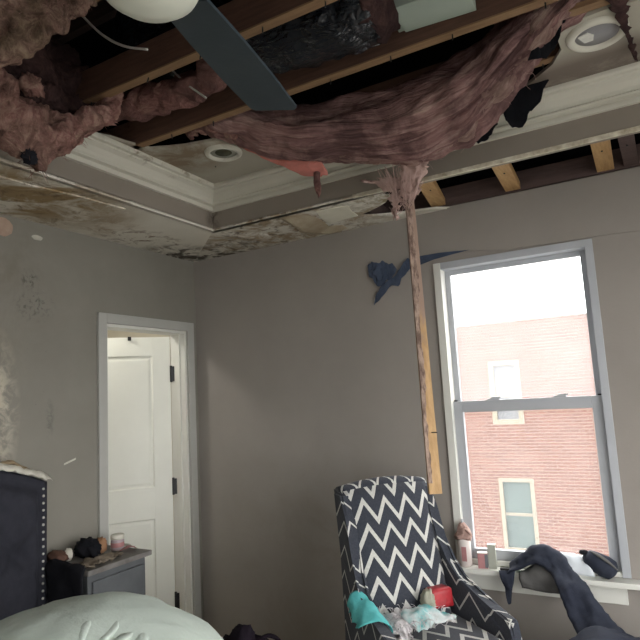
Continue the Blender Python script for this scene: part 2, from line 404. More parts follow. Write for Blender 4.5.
# peeled paper layers hanging under the soffit
m_peel_br = pm('brown peeled paper', (.33, .26, .17), (.22, .16, .09), 9, .9, .3, 40, kind='World')
m_peel_wh = pm('bright peeled board', (.70, .68, .58), (.62, .59, .48), 6, .85, .1, 40, kind='World')
m_peel_tan = pm('tan peeled paper', (.46, .40, .30), (.36, .29, .20), 12, .9, .3, 40, kind='World')
L1 = [(.44, -1.95), (.46, -1.55), (.50, -1.35), (.525, -1.09), (.41, -1.085), (.40, -1.2), (.36, -1.28), (.30, -1.40), (.2, -1.5), (.16, -1.7), (.15, -1.95)]
plabel(poly_slab('peeled_paper', L1, H-.007, H+.001, m_soffit_left, ce), 'stained layer ending in a dark step')
plabel(poly_slab('peeled_paper', [(1.246, -.441), (1.427, -.42), (1.40, -.33), (1.393, -.231), (1.30, -.225), (1.22, -.215), (1.199, -.2), (1.20, -.27)], H-.006, H+.001, m_peel_wh, ce), 'bright torn board patch')
R3 = [[(1.03, -.47, H-.004), (1.05, -.36, H-.03), (1.035, -.22, H-.035), (1.04, -.06, H-.012)], [(1.12, -.46, H), (1.14, -.36, H-.008), (1.13, -.22, H-.01), (1.13, -.07, H-.002)], [(1.2, -.44, H+.004), (1.2, -.36, H+.004), (1.19, -.25, H+.004), (1.18, -.18, H+.004)]]
plabel(sheet('peeled_paper', R3, 16, 8, m_peel_tan, ce, .004, .006, 8, rag=.02, rag_rows=(True, False)), 'curling tan paper strip')
R4 = [[(1.08, -.09, H-.022), (1.16, -.08, H-.026), (1.245, -.062, H-.012)], [(1.06, -.15, H), (1.15, -.15, H), (1.24, -.13, H)]]
plabel(sheet('peeled_paper', R4, 10, 4, m_peel_tan, ce, .003, .003, 10, rag=.01), 'small curling flap')
R5 = [[(.60, -.40, H-.002), (.68, -.25, H-.016), (.74, -.08, H-.004)], [(.72, -.42, H+.003), (.80, -.25, H+.002), (.84, -.08, H+.002)]]
sheet('peeled_paper', R5, 10, 4, m_soffit_back, ce, .003, .004, 10, rag=.02)
# tray sides
m_tray = m_fascia
box('tray_side', (FX-.03, FX), (-4.13, FY), (H, 2.81), m_tray, ce, 0)
box('tray_side', (FX-.03, 3.43), (FY, FY+.04), (H, 2.81), m_tray, ce, 0)
box('tray_side', (3.4, 3.43), (-4.13, FY), (H, 2.81), m_tray, ce, 0)
box('tray_side', (FX, 3.4), (-4.13, -4.10), (H, 2.81), m_tray, ce, 0)
plabel(box('corner_bead', (FX-.012, 1.50), (FY-.002, FY+.010), (H-.002, H+.008), m_soffit_back, ce, .001), 'pale corner bead')
plabel(box('corner_bead', (1.50, 3.41), (FY-.003, FY+.012), (H-.004, H+.014), m_bead, ce, .001), 'chipped pale edge of the torn soffit')
box('corner_bead', (FX-.012, FX+.003), (-4.1, FY), (H-.004, H+.008), m_soffit_left, ce, .001)
# remnants of the upper ceiling board
UL = [(.60, -1.45), (.66, -1.41), (.70, -1.33), (.715, -1.25), (.752, -1.141), (.83, -1.10), (.906, -1.068), (.98, -1.05), (1.06, -1.03), (1.10, -.95), (1.15, -.90), (1.205, -.86), (1.25, -.79), (1.33, -.74), (1.42, -.70), (1.55, -.69), (1.7, -.68), (1.7, -.51), (.60, -.51)]
plabel(poly_slab('ceiling_panel', UL, ZU, ZU+.013, m_upper, ce), 'stained ceiling remnant around the far recessed light')
UR = [(2.30, -.51), (2.33, -.62), (2.42, -.70), (2.506, -.781), (2.55, -.87), (2.548, -.95), (2.555, -1.0), (2.62, -1.025), (2.70, -1.035), (2.85, -1.02), (3.4, -1.0), (3.4, -.51)]
plabel(poly_slab('ceiling_panel', UR, ZU, ZU+.013, m_upper, ce), 'pale ceiling remnant around the near recessed light')
poly_slab('ceiling_panel', [(.6, -2.75), (3.4, -2.75), (3.4, -4.1), (.6, -4.1)], ZU, ZU+.013, m_upper, ce)
m_dark_gap = m_dark_attic
# hanging torn strips under the far remnant
sheet('torn_flap', [[(1.12, -.93, 2.80), (1.17, -.91, 2.795), (1.22, -.87, 2.80)], [(1.11, -.97, 2.785), (1.17, -.95, 2.765), (1.24, -.90, 2.785)]], 8, 4, m_peel_br, ce, .004, .01, 14, rag=.03)

# --- crown moulding in the tray, one length per side
CR = [(0, 2.676), (.018, 2.676), (.020, 2.690), (.010, 2.694), (.012, 2.702), (.036, 2.706), (.038, 2.714), (.028, 2.722), (.034, 2.738), (.050, 2.758), (.072, 2.770), (.074, 2.778), (.092, 2.780), (.098, 2.788), (.098, 2.80), (0, 2.80)]
def crown(name, p0, p1, d0, d1, inward):
    """moulding along p0>p1; d0,d1 = mitre signs; inward = unit 2-D vector into the tray"""
    bm = bmesh.new(); A = []; B = []
    ax = (Vector(p1)-Vector(p0)).normalized()
    for (o, z) in CR:
        a = Vector(p0)+Vector(inward)*o+ax*o*d0; b = Vector(p1)+Vector(inward)*o-ax*o*d1
        A.append(bm.verts.new((a.x, a.y, z))); B.append(bm.verts.new((b.x, b.y, z)))
    n = len(CR)
    for i in range(n): bm.faces.new((A[i], A[(i+1) % n], B[(i+1) % n], B[i]))
    bm.faces.new(A[::-1]); bm.faces.new(B)
    return struct(from_bm(name, bm, m_crown))
crown('trim_1', (FX, -4.1), (FX, FY), 1, 1, (1, 0))
crown('trim_2', (FX, FY), (3.4, FY), 1, 1, (0, -1))
crown('trim_3', (3.4, FY), (3.4, -4.1), 1, 1, (-1, 0))

# --- plate above the back wall, in the open soffit cavity
tp = box('top_plate', (-.1, XR), (-.012, .10), (2.588, 2.69), m_plate, None, .002)
tag(tp, 'purple brown timber plate running along the wall top above the window', 'beam')

# --- door casing, jambs and the door
tr = bpy.data.objects.new('trim_4', None); link(tr); struct(tr)
CW = .058
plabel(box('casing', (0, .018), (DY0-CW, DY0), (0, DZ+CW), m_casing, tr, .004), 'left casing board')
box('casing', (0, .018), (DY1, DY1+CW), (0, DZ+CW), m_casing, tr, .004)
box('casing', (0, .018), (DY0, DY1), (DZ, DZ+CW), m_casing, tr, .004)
box('jamb', (-.13, 0), (DY0, DY0+.018), (0, DZ), m_white, tr, .002)
box('jamb', (-.13, 0), (DY1-.018, DY1), (0, DZ), m_white, tr, .002)
box('jamb', (-.13, 0), (DY0, DY1), (DZ-.018, DZ), m_white, tr, .002)
box('door_stop', (-.075, -.04), (DY1-.03, DY1-.018), (0, DZ-.018), m_white, tr, .002)
box('door_stop', (-.075, -.04), (DY0+.018, DY0+.03), (0, DZ-.018), m_white, tr, .002)
dr = bpy.data.objects.new('door_1', None); dr.location = (-.128, DY1-.024, 0); link(dr); struct(dr)
dr.rotation_euler = (0, 0, math.radians(-41))
# leaf along local -Y, thickness along local X
DW, DH0, DH1 = .63, .012, 2.048
leaf = bmesh.new()
st = .115
for (y, z) in (((-st, 0), (DH0, DH1)), ((-DW, -DW+st), (DH0, DH1)), ((-DW+st, -st), (DH1-.125, DH1)), ((-DW+st, -st), (.86, 1.06)), ((-DW+st, -st), (DH0, .22))):
    add_box(leaf, (-.036, 0), y, z, .0015)
from_bm('leaf_frame', leaf, m_door, dr)
for (z0, z1) in ((1.06, DH1-.125), (.22, .86)):
    bm = bmesh.new()
    y0, y1 = -DW+st, -st
    rings = []
    for (ins, dx) in ((0, 0.0), (.008, -.009), (.016, -.009), (.030, -.004)):
        rings.append([bm.verts.new((dx, y0+ins, z0+ins)), bm.verts.new((dx, y1-ins, z0+ins)), bm.verts.new((dx, y1-ins, z1-ins)), bm.verts.new((dx, y0+ins, z1-ins))])
    back = [bm.verts.new((-.030, a, b)) for a, b in ((y0, z0), (y1, z0), (y1, z1), (y0, z1))]
    for a, b in zip(rings[:-1], rings[1:]):
        for i in range(4): bm.faces.new((a[i], a[(i+1) % 4], b[(i+1) % 4], b[i]))
    bm.faces.new(rings[-1]); bm.faces.new(back[::-1])
    for i in range(4): bm.faces.new((back[i], back[(i+1) % 4], rings[0][(i+1) % 4], rings[0][i]))
    from_bm('panel', bm, m_door, dr)
plabel(box('hook', (0, .014), (-.272, -.250), (2.026, 2.052), m_black_metal, dr, .003), 'small black hook on the top edge')
for z in (1.795, 1.055, .335):
    h = box('hinge', (-.016, .020), (.002, .036), (z-.050, z+.050), m_black_metal, dr, .002)
    bm = bmesh.new(); add_lathe(bm, [(.008, z-.055), (.008, z+.055)], 10, Matrix.Translation((.004, .004, 0)))
    from_bm('hinge_pin', bm, m_black_metal, h, True)
# space beyond the door
m_hall = pm('cream closet paint', (.66, .62, .52), (.62, .58, .48), 3, .8, .05, 60)
bm = bmesh.new()
add_box(bm, (-1.9, -.12), (.30, .36), (0, 2.5)); add_box(bm, (-1.96, -1.9), (-1.9, .36), (0, 2.5)); add_box(bm, (-1.9, -.12), (-1.9, -1.84), (0, 2.5))
struct(from_bm('wall_closet', bm, m_hall))
struct(box('ceiling_closet', (-1.96, -.12), (-1.9, .36), (2.5, 2.54), m_hall, bev=0))
cl = bpy.data.lights.new('door_fill_bulb', 'POINT'); cl.energy = 2.2; cl.color = (1, .97, .91); cl.shadow_soft_size = .06  # unseen lamp added to brighten the door leaf
clo = bpy.data.objects.new('door_fill_bulb', cl); clo.location = (-.52, -.80, 2.36); link(clo)
lf = thing('door_fill_lamp', 'unseen lamp added to brighten the half open door', 'lamp', (-.52, -.80, 2.5))
lathe('fill_lamp_base', [(.06, -.03), (.06, 0)], m_white, lf)
lathe('fill_lamp_socket', [(.02, -.07), (.025, -.03)], m_white, lf)
# baseboards
box_b = struct(box('baseboard_back', (0, XR), (-.014, 0), (0, .11), m_white, bev=.003))
box_l = struct(box('baseboard_left', (0, .014), (YR, DY0-CW), (0, .11), m_white, bev=.003))

# ================================================================== WINDOW
win = bpy.data.objects.new('window_1', None); win.location = (2.12, .04, .70); link(win); struct(win)
def wbox(name, x, y, z, mat=m_vinyl, parent=win, bev=.003): return box(name, x, y, z, mat, parent, bev, world=True)
# outer frame
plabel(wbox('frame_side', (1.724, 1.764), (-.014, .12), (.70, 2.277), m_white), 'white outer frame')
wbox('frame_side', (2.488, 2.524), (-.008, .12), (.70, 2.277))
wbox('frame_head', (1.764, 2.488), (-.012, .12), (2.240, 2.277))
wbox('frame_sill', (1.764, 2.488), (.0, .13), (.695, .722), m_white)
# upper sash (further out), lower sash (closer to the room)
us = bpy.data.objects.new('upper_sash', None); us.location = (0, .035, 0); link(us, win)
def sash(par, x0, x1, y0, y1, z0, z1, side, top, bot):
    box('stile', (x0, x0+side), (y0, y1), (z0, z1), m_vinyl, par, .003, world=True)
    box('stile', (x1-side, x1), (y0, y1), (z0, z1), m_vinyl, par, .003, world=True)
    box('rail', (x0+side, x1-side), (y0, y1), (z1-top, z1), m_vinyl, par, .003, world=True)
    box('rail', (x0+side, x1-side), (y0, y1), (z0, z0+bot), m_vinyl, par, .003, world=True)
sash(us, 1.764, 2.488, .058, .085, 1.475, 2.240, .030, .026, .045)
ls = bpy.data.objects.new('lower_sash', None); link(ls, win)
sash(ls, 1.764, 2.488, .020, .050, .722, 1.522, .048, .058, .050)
def glass_mat(name, haze):  # translucent share mixes overexposed glare haze into the pane
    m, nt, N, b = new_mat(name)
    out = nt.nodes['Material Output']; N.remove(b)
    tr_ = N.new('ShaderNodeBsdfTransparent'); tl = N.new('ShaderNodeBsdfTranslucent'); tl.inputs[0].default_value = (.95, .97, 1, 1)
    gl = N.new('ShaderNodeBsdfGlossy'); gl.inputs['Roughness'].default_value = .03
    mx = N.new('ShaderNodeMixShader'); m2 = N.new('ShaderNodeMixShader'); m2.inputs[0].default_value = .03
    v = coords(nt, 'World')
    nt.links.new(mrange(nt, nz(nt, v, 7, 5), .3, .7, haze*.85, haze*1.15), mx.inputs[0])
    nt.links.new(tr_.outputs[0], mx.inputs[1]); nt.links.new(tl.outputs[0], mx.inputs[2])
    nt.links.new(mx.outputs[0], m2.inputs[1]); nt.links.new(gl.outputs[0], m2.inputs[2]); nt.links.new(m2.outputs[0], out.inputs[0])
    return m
m_glass_u = glass_mat('hazed upper glass', .085)
m_glass_l = glass_mat('hazed lower glass', .035)
plabel(box('pane', (1.792, 2.460), (.069, .073), (1.518, 2.216), m_glass_u, us, 0, world=True), 'upper pane with glare haze mixed in')
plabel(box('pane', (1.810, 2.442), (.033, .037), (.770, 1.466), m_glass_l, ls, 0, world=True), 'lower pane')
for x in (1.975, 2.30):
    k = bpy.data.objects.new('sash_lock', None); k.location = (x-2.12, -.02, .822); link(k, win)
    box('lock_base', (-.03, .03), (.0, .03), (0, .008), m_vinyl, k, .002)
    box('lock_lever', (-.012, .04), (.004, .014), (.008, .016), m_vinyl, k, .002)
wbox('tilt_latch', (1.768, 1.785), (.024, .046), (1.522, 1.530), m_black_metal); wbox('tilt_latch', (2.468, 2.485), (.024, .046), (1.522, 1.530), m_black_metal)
# stool and apron
plabel(wbox('sill_board', (1.685, 2.70), (-.075, .02), (.672, .697), m_white, win, .005), 'white interior sill')
plabel(wbox('apron', (1.71, 2.50), (-.016, 0), (.585, .672), m_white, win, .003), 'apron board under the sill')

# ================================================================== OUTSIDE
m_ground = pm('pale concrete', (.30, .30, .29), (.24, .24, .23), 3, .9, .1, 10)
struct(box('ground', (-40, 40), (-40, 40), (-3.7, -3.5), m_ground, bev=0))
def brick_mat():
    m, nt, N, b = new_mat('red brick')
    v = coords(nt, 'World', (1, 1, 1), (math.radians(90), 0, 0))
    t = N.new('ShaderNodeTexBrick'); nt.links.new(v, t.inputs['Vector'])
    t.inputs['Color1'].default_value = c4((.160, .073, .054)); t.inputs['Color2'].default_value = c4((.118, .050, .037)); t.inputs['Mortar'].default_value = c4((.185, .125, .100))
    t.inputs['Scale'].default_value = 1; t.inputs['Brick Width'].default_value = .21; t.inputs['Row Height'].default_value = .07; t.inputs['Mortar Size'].default_value = .012
    nt.links.new(mixc(nt, mrange(nt, nz(nt, v, 1.2, 5), .45, .75, 0, .35), t.outputs[0], (.19, .105, .082)), b.inputs['Base Color'])
    b.inputs['Roughness'].default_value = .9; bump(nt, b, t.outputs[1], .4, .01)
    return m
m_brick = brick_mat()
m_stone = pm('pale window surround', (.24, .215, .165), (.21, .19, .15), 4, .8, .1, 30)
m_farglass = pm('grey green far glass', (.085, .115, .11), (.07, .095, .092), 1.5, .4, 0)
m_fargrey = pm('grey blind', (.16, .165, .175), (.14, .145, .155), 2, .6, 0)
bld = thing('brick_building', 'red brick building with pale framed windows seen through the window', 'building', (.3, 11, -3.5))
BX = [(-.69, .02, .70, 2.17), (-.69, .09, -2.15, -.52)]
bm = bmesh.new()
xs = sorted({-9, 9, BX[0][0], BX[0][1], BX[1][1]}); zs = sorted({-3.5, 3.06, .70, 2.17, -2.15, -.52})
for i in range(len(xs)-1):
    for j in range(len(zs)-1):
        cx_, cz_ = (xs[i]+xs[i+1])/2, (zs[j]+zs[j+1])/2
        if any(a < cx_ < b and c < cz_ < d for a, b, c, d in BX): continue
        add_box(bm, (xs[i], xs[i+1]), (11, 11.3), (zs[j], zs[j+1]))
bmesh.ops.remove_doubles(bm, verts=bm.verts, dist=.001)
from_bm('brick_wall', bm, m_brick, bld, world=True)
box('coping', (-9.05, 9.05), (10.97, 11.35), (3.06, 3.10), m_stone, bld, .01, world=True)
def bwin(x0, x1, z0, z1, pane, rails, fw_=.085):
    w = bpy.data.objects.new('window', None); w.location = ((x0+x1)/2-.3, 0, (z0+z1)/2+3.5); link(w, bld)
    for (a, b_, c, d) in ((x0, x0+fw_, z0, z1), (x1-fw_, x1, z0, z1), (x0+fw_, x1-fw_, z1-fw_, z1), (x0+fw_, x1-fw_, z0, z0+fw_)):
        box('frame', (a, b_), (10.985, 11.1), (c, d), m_stone, w, .004, world=True)
    for z in rails: box('meeting_rail', (x0+fw_, x1-fw_), (11.03, 11.08), (z-.03, z+.03), m_stone, w, .003, world=True)
    box('pane', (x0+fw_, x1-fw_), (11.06, 11.07), (z0+fw_, z1-fw_), pane, w, 0, world=True)
bwin(*BX[0], m_fargrey, [1.35], .11)
bwin(*BX[1], m_farglass, [-1.33])
# room behind the far building's glass is closed by a wall
box('inner_wall', (-8.9, 8.9), (11.6, 11.7), (-3.5, 3.0), m_dark_attic, bld, 0, world=True)

# ================================================================== FRAMING
def joist(y, label, x0=-.05, x1=4.05, z0=ZU, h=.13):
    t = thing('ceiling_joist', label, 'joist', (2, y, z0), group='exposed ceiling joists')
    box('beam', (x0, x1), (y-.019, y+.019), (z0+.006, z0+h), m_wood_joist, t, .002, world=True)
    plabel(box('lit_edge', (x0, x1), (y-.0195, y+.0195), (z0, z0+.0065), m_wood_edge, t, .001, world=True), 'bottom edge where ceiling board was nailed, lit tan painted in')  # lit underside put into a paler strip of the joist
    random.seed(int(abs(y)*100))
    for k in range(7):
        x = .9+k*.27+random.uniform(-.05, .05)
        lathe('nail', [(.0025, -.022), (.0025, 0)], m_black_metal, t, 6, Matrix.Translation((x-2, random.uniform(-.008, .008), .001)) @ Matrix.Rotation(random.uniform(-.3, .3), 4, 'X'))
    return t
joist(-1.19, 'brown ceiling joist directly above the long sagging insulation')
joist(-1.59, 'brown ceiling joist between the fan bowl and the black duct')
joist(-1.99, 'ceiling joist passing right behind the top of the white fan bowl')
joist(-2.40, 'ceiling joist carrying the fan mount, nearest the camera')
joist(-.79, 'ceiling joist above the recessed lights, half hidden by insulation', z0=ZU+.014)
# tan strip beside the near recessed light
sb = box('furring_strip', (2.60, 3.4), (-1.085, -1.045), (2.806, 2.826), m_wood_edge, None, .002)
tag(sb, 'tan furring strip beyond the near recessed light', 'wood strip')
# lookout blocks in the open soffit
def block(x_f, x_w, w, label, mat=m_wood_new, y0=-.468, h=.038, z=H+.012):
    t = thing('lookout_block', label, 'wood block', ((x_f+x_w)/2, -.23, z), group='blocks in the torn soffit')
    bm = bmesh.new()
    add_box(bm, (-w/2, w/2), (y0, -.013), (z, z+h))
    for v in bm.verts:
        f = (v.co.y-y0)/(-.013-y0); v.co.x += x_f+(x_w-x_f)*f; v.co.z += f*.012
    from_bm('block_body', bm, mat, t, world=True)
    lathe('nail', [(.004, -.004), (.004, 0)], m_black_metal, t, 8, Matrix.Translation(((x_f-x_w)*.3, -.10, .0)))
    return t
block(1.86, 1.785, .078, 'yellow pine block nearest the hanging stick in the torn soffit')
block(2.213, 2.185, .075, 'yellow pine block in the soffit above the middle of the window')
block(2.625, 2.62, .075, 'yellow pine block in the soffit at the right picture edge')
block(2.72, 2.73, .06, 'dark weathered block right of the last pine block', m_plate)
block(1.50, 1.46, .07, 'shadowed block over the torn soffit corner', m_plate)

# ================================================================== RECESSED LIGHTS
m_can = pm('grey lamp reflector', (.33, .33, .34), (.27, .27, .28), 6, .35, 0)
m_canwall = pm('greenish can lining', (.40, .41, .36), (.33, .34, .28), 8, .5, 0)
m_glint = pm('painted reflector glint', (.82, .82, .76), (.7, .7, .66), 30, .2, .2, 60)
m_lamp_hole = pm('dark olive lamp hole', (.10, .10, .06), (.05, .05, .035), 30, .8, .2, 60)
def recessed(cx_, cy_, r, label, near):
    t = thing('recessed_light', label, 'light', (cx_, cy_, ZU), group='recessed ceiling lights')
    lathe('trim_ring', [(r*.70, .004), (r*.72, -.012), (r*.84, -.018), (r*.97, -.010), (r, -.001), (r, .004)], m_crown, t, 40, cap=False)
    lathe('can', [(r*.46, .10), (r*.48, .098), (r*.72, -.006), (r*.74, -.006), (r*.5, .105)], m_canwall, t, 32, cap=False)
    lathe('bulb', [(.001, .030), (r*.30, .034), (r*.50, .052), (r*.52, .07), (r*.25, .10)], m_can, t, 28)
    lathe('lens', [(.001, -.003), (r*.71, -.002), (r*.71, .004), (.001, .004)], m_can if near else m_canwall, t, 32)
    if not near: lathe('lamp_hole', [(.001, -.005), (r*.42, -.005), (r*.45, -.003)], m_lamp_hole, t, 24)  # dark olive disc on the closed lens
    if near:
        prism('facet', [(-r*.60, -r*.18), (-r*.28, -r*.30), (-r*.10, -r*.05), (-r*.14, r*.28), (-r*.42, r*.30)], 2, -.006, -.003, m_glint, t)  # pale polygon paints a glint on the lens
    return t
recessed(1.005, -.905, .092, 'white round recessed light in the far stained ceiling remnant', False)
recessed(2.672, -.905, .102, 'large white oval looking recessed light at the upper right', True)

# ================================================================== CEILING FAN
m_bowl = pm('frosted white bowl', (.72, .75, .66), (.68, .71, .62), 2, .35, 0)
m_blade = pm('dark slate fan blade', (.045, .062, .075), (.035, .050, .062), 5, .55, .05, 60)
m_fanmetal = pm('brushed dark metal', (.10, .10, .10), (.08, .08, .08), 5, .35, 0)
fan = thing('ceiling_fan', 'dark bladed ceiling fan with a white light bowl at the top of the picture', 'fan', (1.888, -2.255, 2.414))
lathe('light_bowl', [(.001, 0), (.04, .003), (.075, .014), (.098, .032), (.108, .052), (.108, .062)], m_bowl, fan, 40)
lathe('bowl_collar', [(.112, .058), (.114, .075), (.10, .09)], m_fanmetal, fan, 32)
lathe('motor_housing', [(.06, .085), (.11, .10), (.125, .13), (.12, .18), (.07, .21), (.03, .22)], m_fanmetal, fan, 32)
lathe('downrod', [(.013, .21), (.013, .37)], m_fanmetal, fan, 14)
lathe('canopy', [(.02, .31), (.06, .33), (.065, .386)], m_fanmetal, fan, 24)
for k in range(3):
    a = math.radians(101.5+120*k)
    mt = Matrix.Rotation(a, 4, 'Z')
    bl = bmesh.new()
    out = [(.13, -.066), (.30, -.078), (.50, -.083), (.675, -.080), (.69, -.066), (.69, .066), (.675, .080), (.50, .083), (.30, .078), (.13, .066)]
    add_prism(bl, out, 2, -.004, .004)
    bl.transform(mt @ Matrix.Translation((0, 0, .10)) @ Matrix.Rotation(math.radians(11), 4, 'X'))
    b = from_bm('blade', bl, m_blade, fan)
    bi = bmesh.new(); add_box(bi, (.08, .22), (-.02, .02), (.006, .012), .002)
    bi.transform(mt @ Matrix.Translation((0, 0, .10)) @ Matrix.Rotation(math.radians(11), 4, 'X'))
    from_bm('blade_bracket', bi, m_fanmetal, b)

# ================================================================== DUCT, BOX, CABLES
def shiny_plastic():
    m, nt, N, b = new_mat('wrinkled black plastic')
    v = coords(nt, 'World', (1.2, 3, 3))
    b.inputs['Base Color'].default_value = (.010, .012, .016, 1); b.inputs['Roughness'].default_value = .20; b.inputs['Specular IOR Level'].default_value = .4
    bump(nt, b, nz(nt, v, 8, 2, .5, 2.0), .7, .03)
    return m
m_plastic = shiny_plastic()
duct = thing('flexible_duct', 'shiny black plastic wrapped duct between two ceiling joists', 'duct', (1.7, -1.385, 2.90))
bm = bmesh.new()
add_tube(bm, [(.95, -1.385, 3.14), (1.25, -1.38, 3.05), (1.6, -1.385, 2.935), (1.85, -1.385, 2.905), (2.05, -1.385, 2.905)], .138, 28, 90, 1.0, .022)
from_bm('sleeve', bm, m_plastic, duct, True, True)
bm = bmesh.new(); add_tube(bm, [(2.03, -1.385, 2.905), (2.05, -1.385, 2.905), (2.085, -1.38, 2.91)], [.135, .140, .115], 24, 8, 1.0, .03)
plabel(from_bm('torn_end', bm, m_ins_dark, duct, True, True), 'ragged insulation at the open end')
m_boot = pm('pale green grey sheet metal', (.36, .42, .36), (.32, .38, .33), 4, .5, .03, 40)
bx_ = thing('duct_boot', 'pale green grey metal box above the joist at the top edge', 'metal box', (2.2, -1.30, 2.83))
bm = bmesh.new(); add_box(bm, (2.085, 2.335), (-1.37, -1.222), (2.838, 2.95), .003)
for v in bm.verts: v.co.z += (v.co.x-2.085)*-.06 + .012
from_bm('boot_body', bm, m_boot, bx_, world=True)
bm = bmesh.new(); add_box(bm, (2.06, 2.088), (-1.372, -1.22), (2.86, 3.0), .002)
from_bm('boot_flange', bm, m_boot, bx_, world=True)
m_cable = pm('white cable', (.55, .54, .50), (.48, .47, .44), 5, .5, 0)
tag(tube('electric_cable', [(1.02, -1.76, 3.05), (1.10, -1.755, 2.955), (1.171, -1.75, 2.884), (1.26, -1.75, 2.82), (1.36, -1.745, 2.775)], .0045, m_cable, None, 8, 30), 'white cable sagging below the fan bowl in the open bay', 'cable')
tag(tube('electric_cable', [(1.17, -1.46, 2.93), (1.192, -1.45, 2.902), (1.27, -1.45, 2.815), (1.36, -1.45, 2.732)], .004, m_cable, None, 8, 20), 'short white cable crossing the brown insulation roll left of the blade', 'cable')

# ================================================================== INSULATION
edge = [(0.999, -1.12, 2.901), (1.057, -1.05, 2.864), (1.141, -0.98, 2.818), (1.219, -0.9, 2.771), (1.412, -0.86, 2.695), (1.608, -0.84, 2.665), (1.789, -0.82, 2.607), (1.959, -0.82, 2.567), (2.113, -0.84, 2.583), (2.192, -0.86, 2.596), (2.285, -0.9, 2.65), (2.38, -0.94, 2.706), (2.466, -1.0, 2.762), (2.556, -1.06, 2.808), (2.643, -1.1, 2.857)]
mid = [(1.076, -1.12, 2.888), (1.173, -1.1, 2.839), (1.281, -1.06, 2.805), (1.424, -1.04, 2.744), (1.561, -1.02, 2.713), (1.718, -1.0, 2.698), (1.874, -1.0, 2.674), (2.021, -1.0, 2.664), (2.123, -1.0, 2.681), (2.227, -1.02, 2.699), (2.308, -1.04, 2.729), (2.386, -1.06, 2.767), (2.461, -1.08, 2.803), (2.533, -1.1, 2.837), (2.617, -1.12, 2.873)]
top = [(0.894, -0.9, 3.066), (1.02, -0.9, 3.027), (1.171, -0.9, 2.991), (1.341, -0.9, 2.939), (1.502, -0.9, 2.904), (1.678, -0.9, 2.882), (1.844, -0.9, 2.866), (2.0, -0.9, 2.868), (2.108, -0.9, 2.892), (2.212, -0.9, 2.914), (2.292, -0.9, 2.943), (2.372, -0.9, 2.979), (2.448, -0.9, 3.014), (2.522, -0.9, 3.04), (2.611, -0.9, 3.066)]
lowmid = [tuple((a[i]*.62+b[i]*.38)+(0, -.035, -.018)[i] for i in range(3)) for a, b in zip(edge, mid)]
curl = [(e[0]+.01, e[1]+.10, e[2]+.05) for e in edge]
b1 = thing('insulation_batt', 'long sagging pink insulation batt hanging below the ceiling joists', 'insulation', (1.9, -1.0, 2.6), group='fallen insulation')
sheet('batt_body', [top, mid, lowmid, edge, curl], 200, 60, m_ins, b1, .04, .040, 9, rag=.05, rag_rows=(False, False), ripple=.006, stretch=(.30, 1.2, 1.6), uvn=(5, 11))
# frayed fibres along its lower edge
random.seed(3)
bm = bmesh.new()
for k in range(300):
    t = random.random()*.86; p = crom(edge, t)+Vector((random.uniform(-.02, .02), random.uniform(-.04, .05), random.uniform(-.015, .03)))
    d = Vector((random.uniform(-.05, .05), random.uniform(-.03, .03), -random.uniform(.01, .05)))
    strands(bm, [[p, p+d*.5+Vector((random.uniform(-.01, .01), 0, 0)), p+d]], .0013)
fr = from_bm('frayed_fibres', bm, m_fib, b1, False, True); fr['kind'] = 'stuff'
# long folds lying on the batt
for k, (t0, t1, off, rad) in enumerate(((.30, .62, .62, .016), (.48, .80, .80, .014), (.12, .40, .75, .012))):
    pts = []
    for j in range(7):
        t = t0+(t1-t0)*j/6; a = crom(mid, t); b_ = crom(edge, t)
        p = a.lerp(b_, off+.12*math.sin(j*1.3+k))
        pts.append(p+Vector((0, -.045, -.012)))
    tube('fold', pts, [.002, rad*.5, rad*.4, rad*.5, .002], m_ins_rim2, b1, 8, 40, .4, True, .02)
rim_t = [.34+.66*i/13 for i in range(14)]
re_ = [crom(edge, t) for t in rim_t]
sheet('torn_rim', [[p+Vector((0, -.055, .055)) for p in re_], [p+Vector((0, -.062, .015)) for p in re_], [p+Vector((0, -.030, -.018)) for p in re_], [p+Vector((0, .03, -.012)) for p in re_]], 130, 12, m_ins_rim, b1, .020, .030, 14, rag=.035, stretch=(.5, 1, 1))
# smooth salmon underside at its left end
sheet('torn_skirt', [[(1.12, -.97, 2.80), (1.20, -.90, 2.75), (1.32, -.86, 2.70), (1.44, -.84, 2.675), (1.50, -.83, 2.66)],
                     [(1.17, -.91, 2.775), (1.23, -.86, 2.725), (1.33, -.80, 2.665), (1.43, -.78, 2.640), (1.50, -.78, 2.63)],
                     [(1.20, -.86, 2.765), (1.26, -.80, 2.715), (1.34, -.75, 2.662), (1.43, -.73, 2.632), (1.49, -.74, 2.632)]], 36, 14, m_ins_smooth, b1, .018, .012, 12, rag=.03, rag_rows=(False, True))
sheet('hanging_shred', [[(1.425, -.78, 2.65), (1.445, -.78, 2.648), (1.468, -.78, 2.65)], [(1.43, -.77, 2.60), (1.445, -.77, 2.598), (1.460, -.77, 2.60)], [(1.425, -.76, 2.56), (1.44, -.76, 2.55), (1.460, -.76, 2.565)], [(1.43, -.76, 2.535), (1.44, -.76, 2.52), (1.452, -.76, 2.535)]], 8, 16, m_ins_brown, b1, .012, .012, 20, rag=.02)
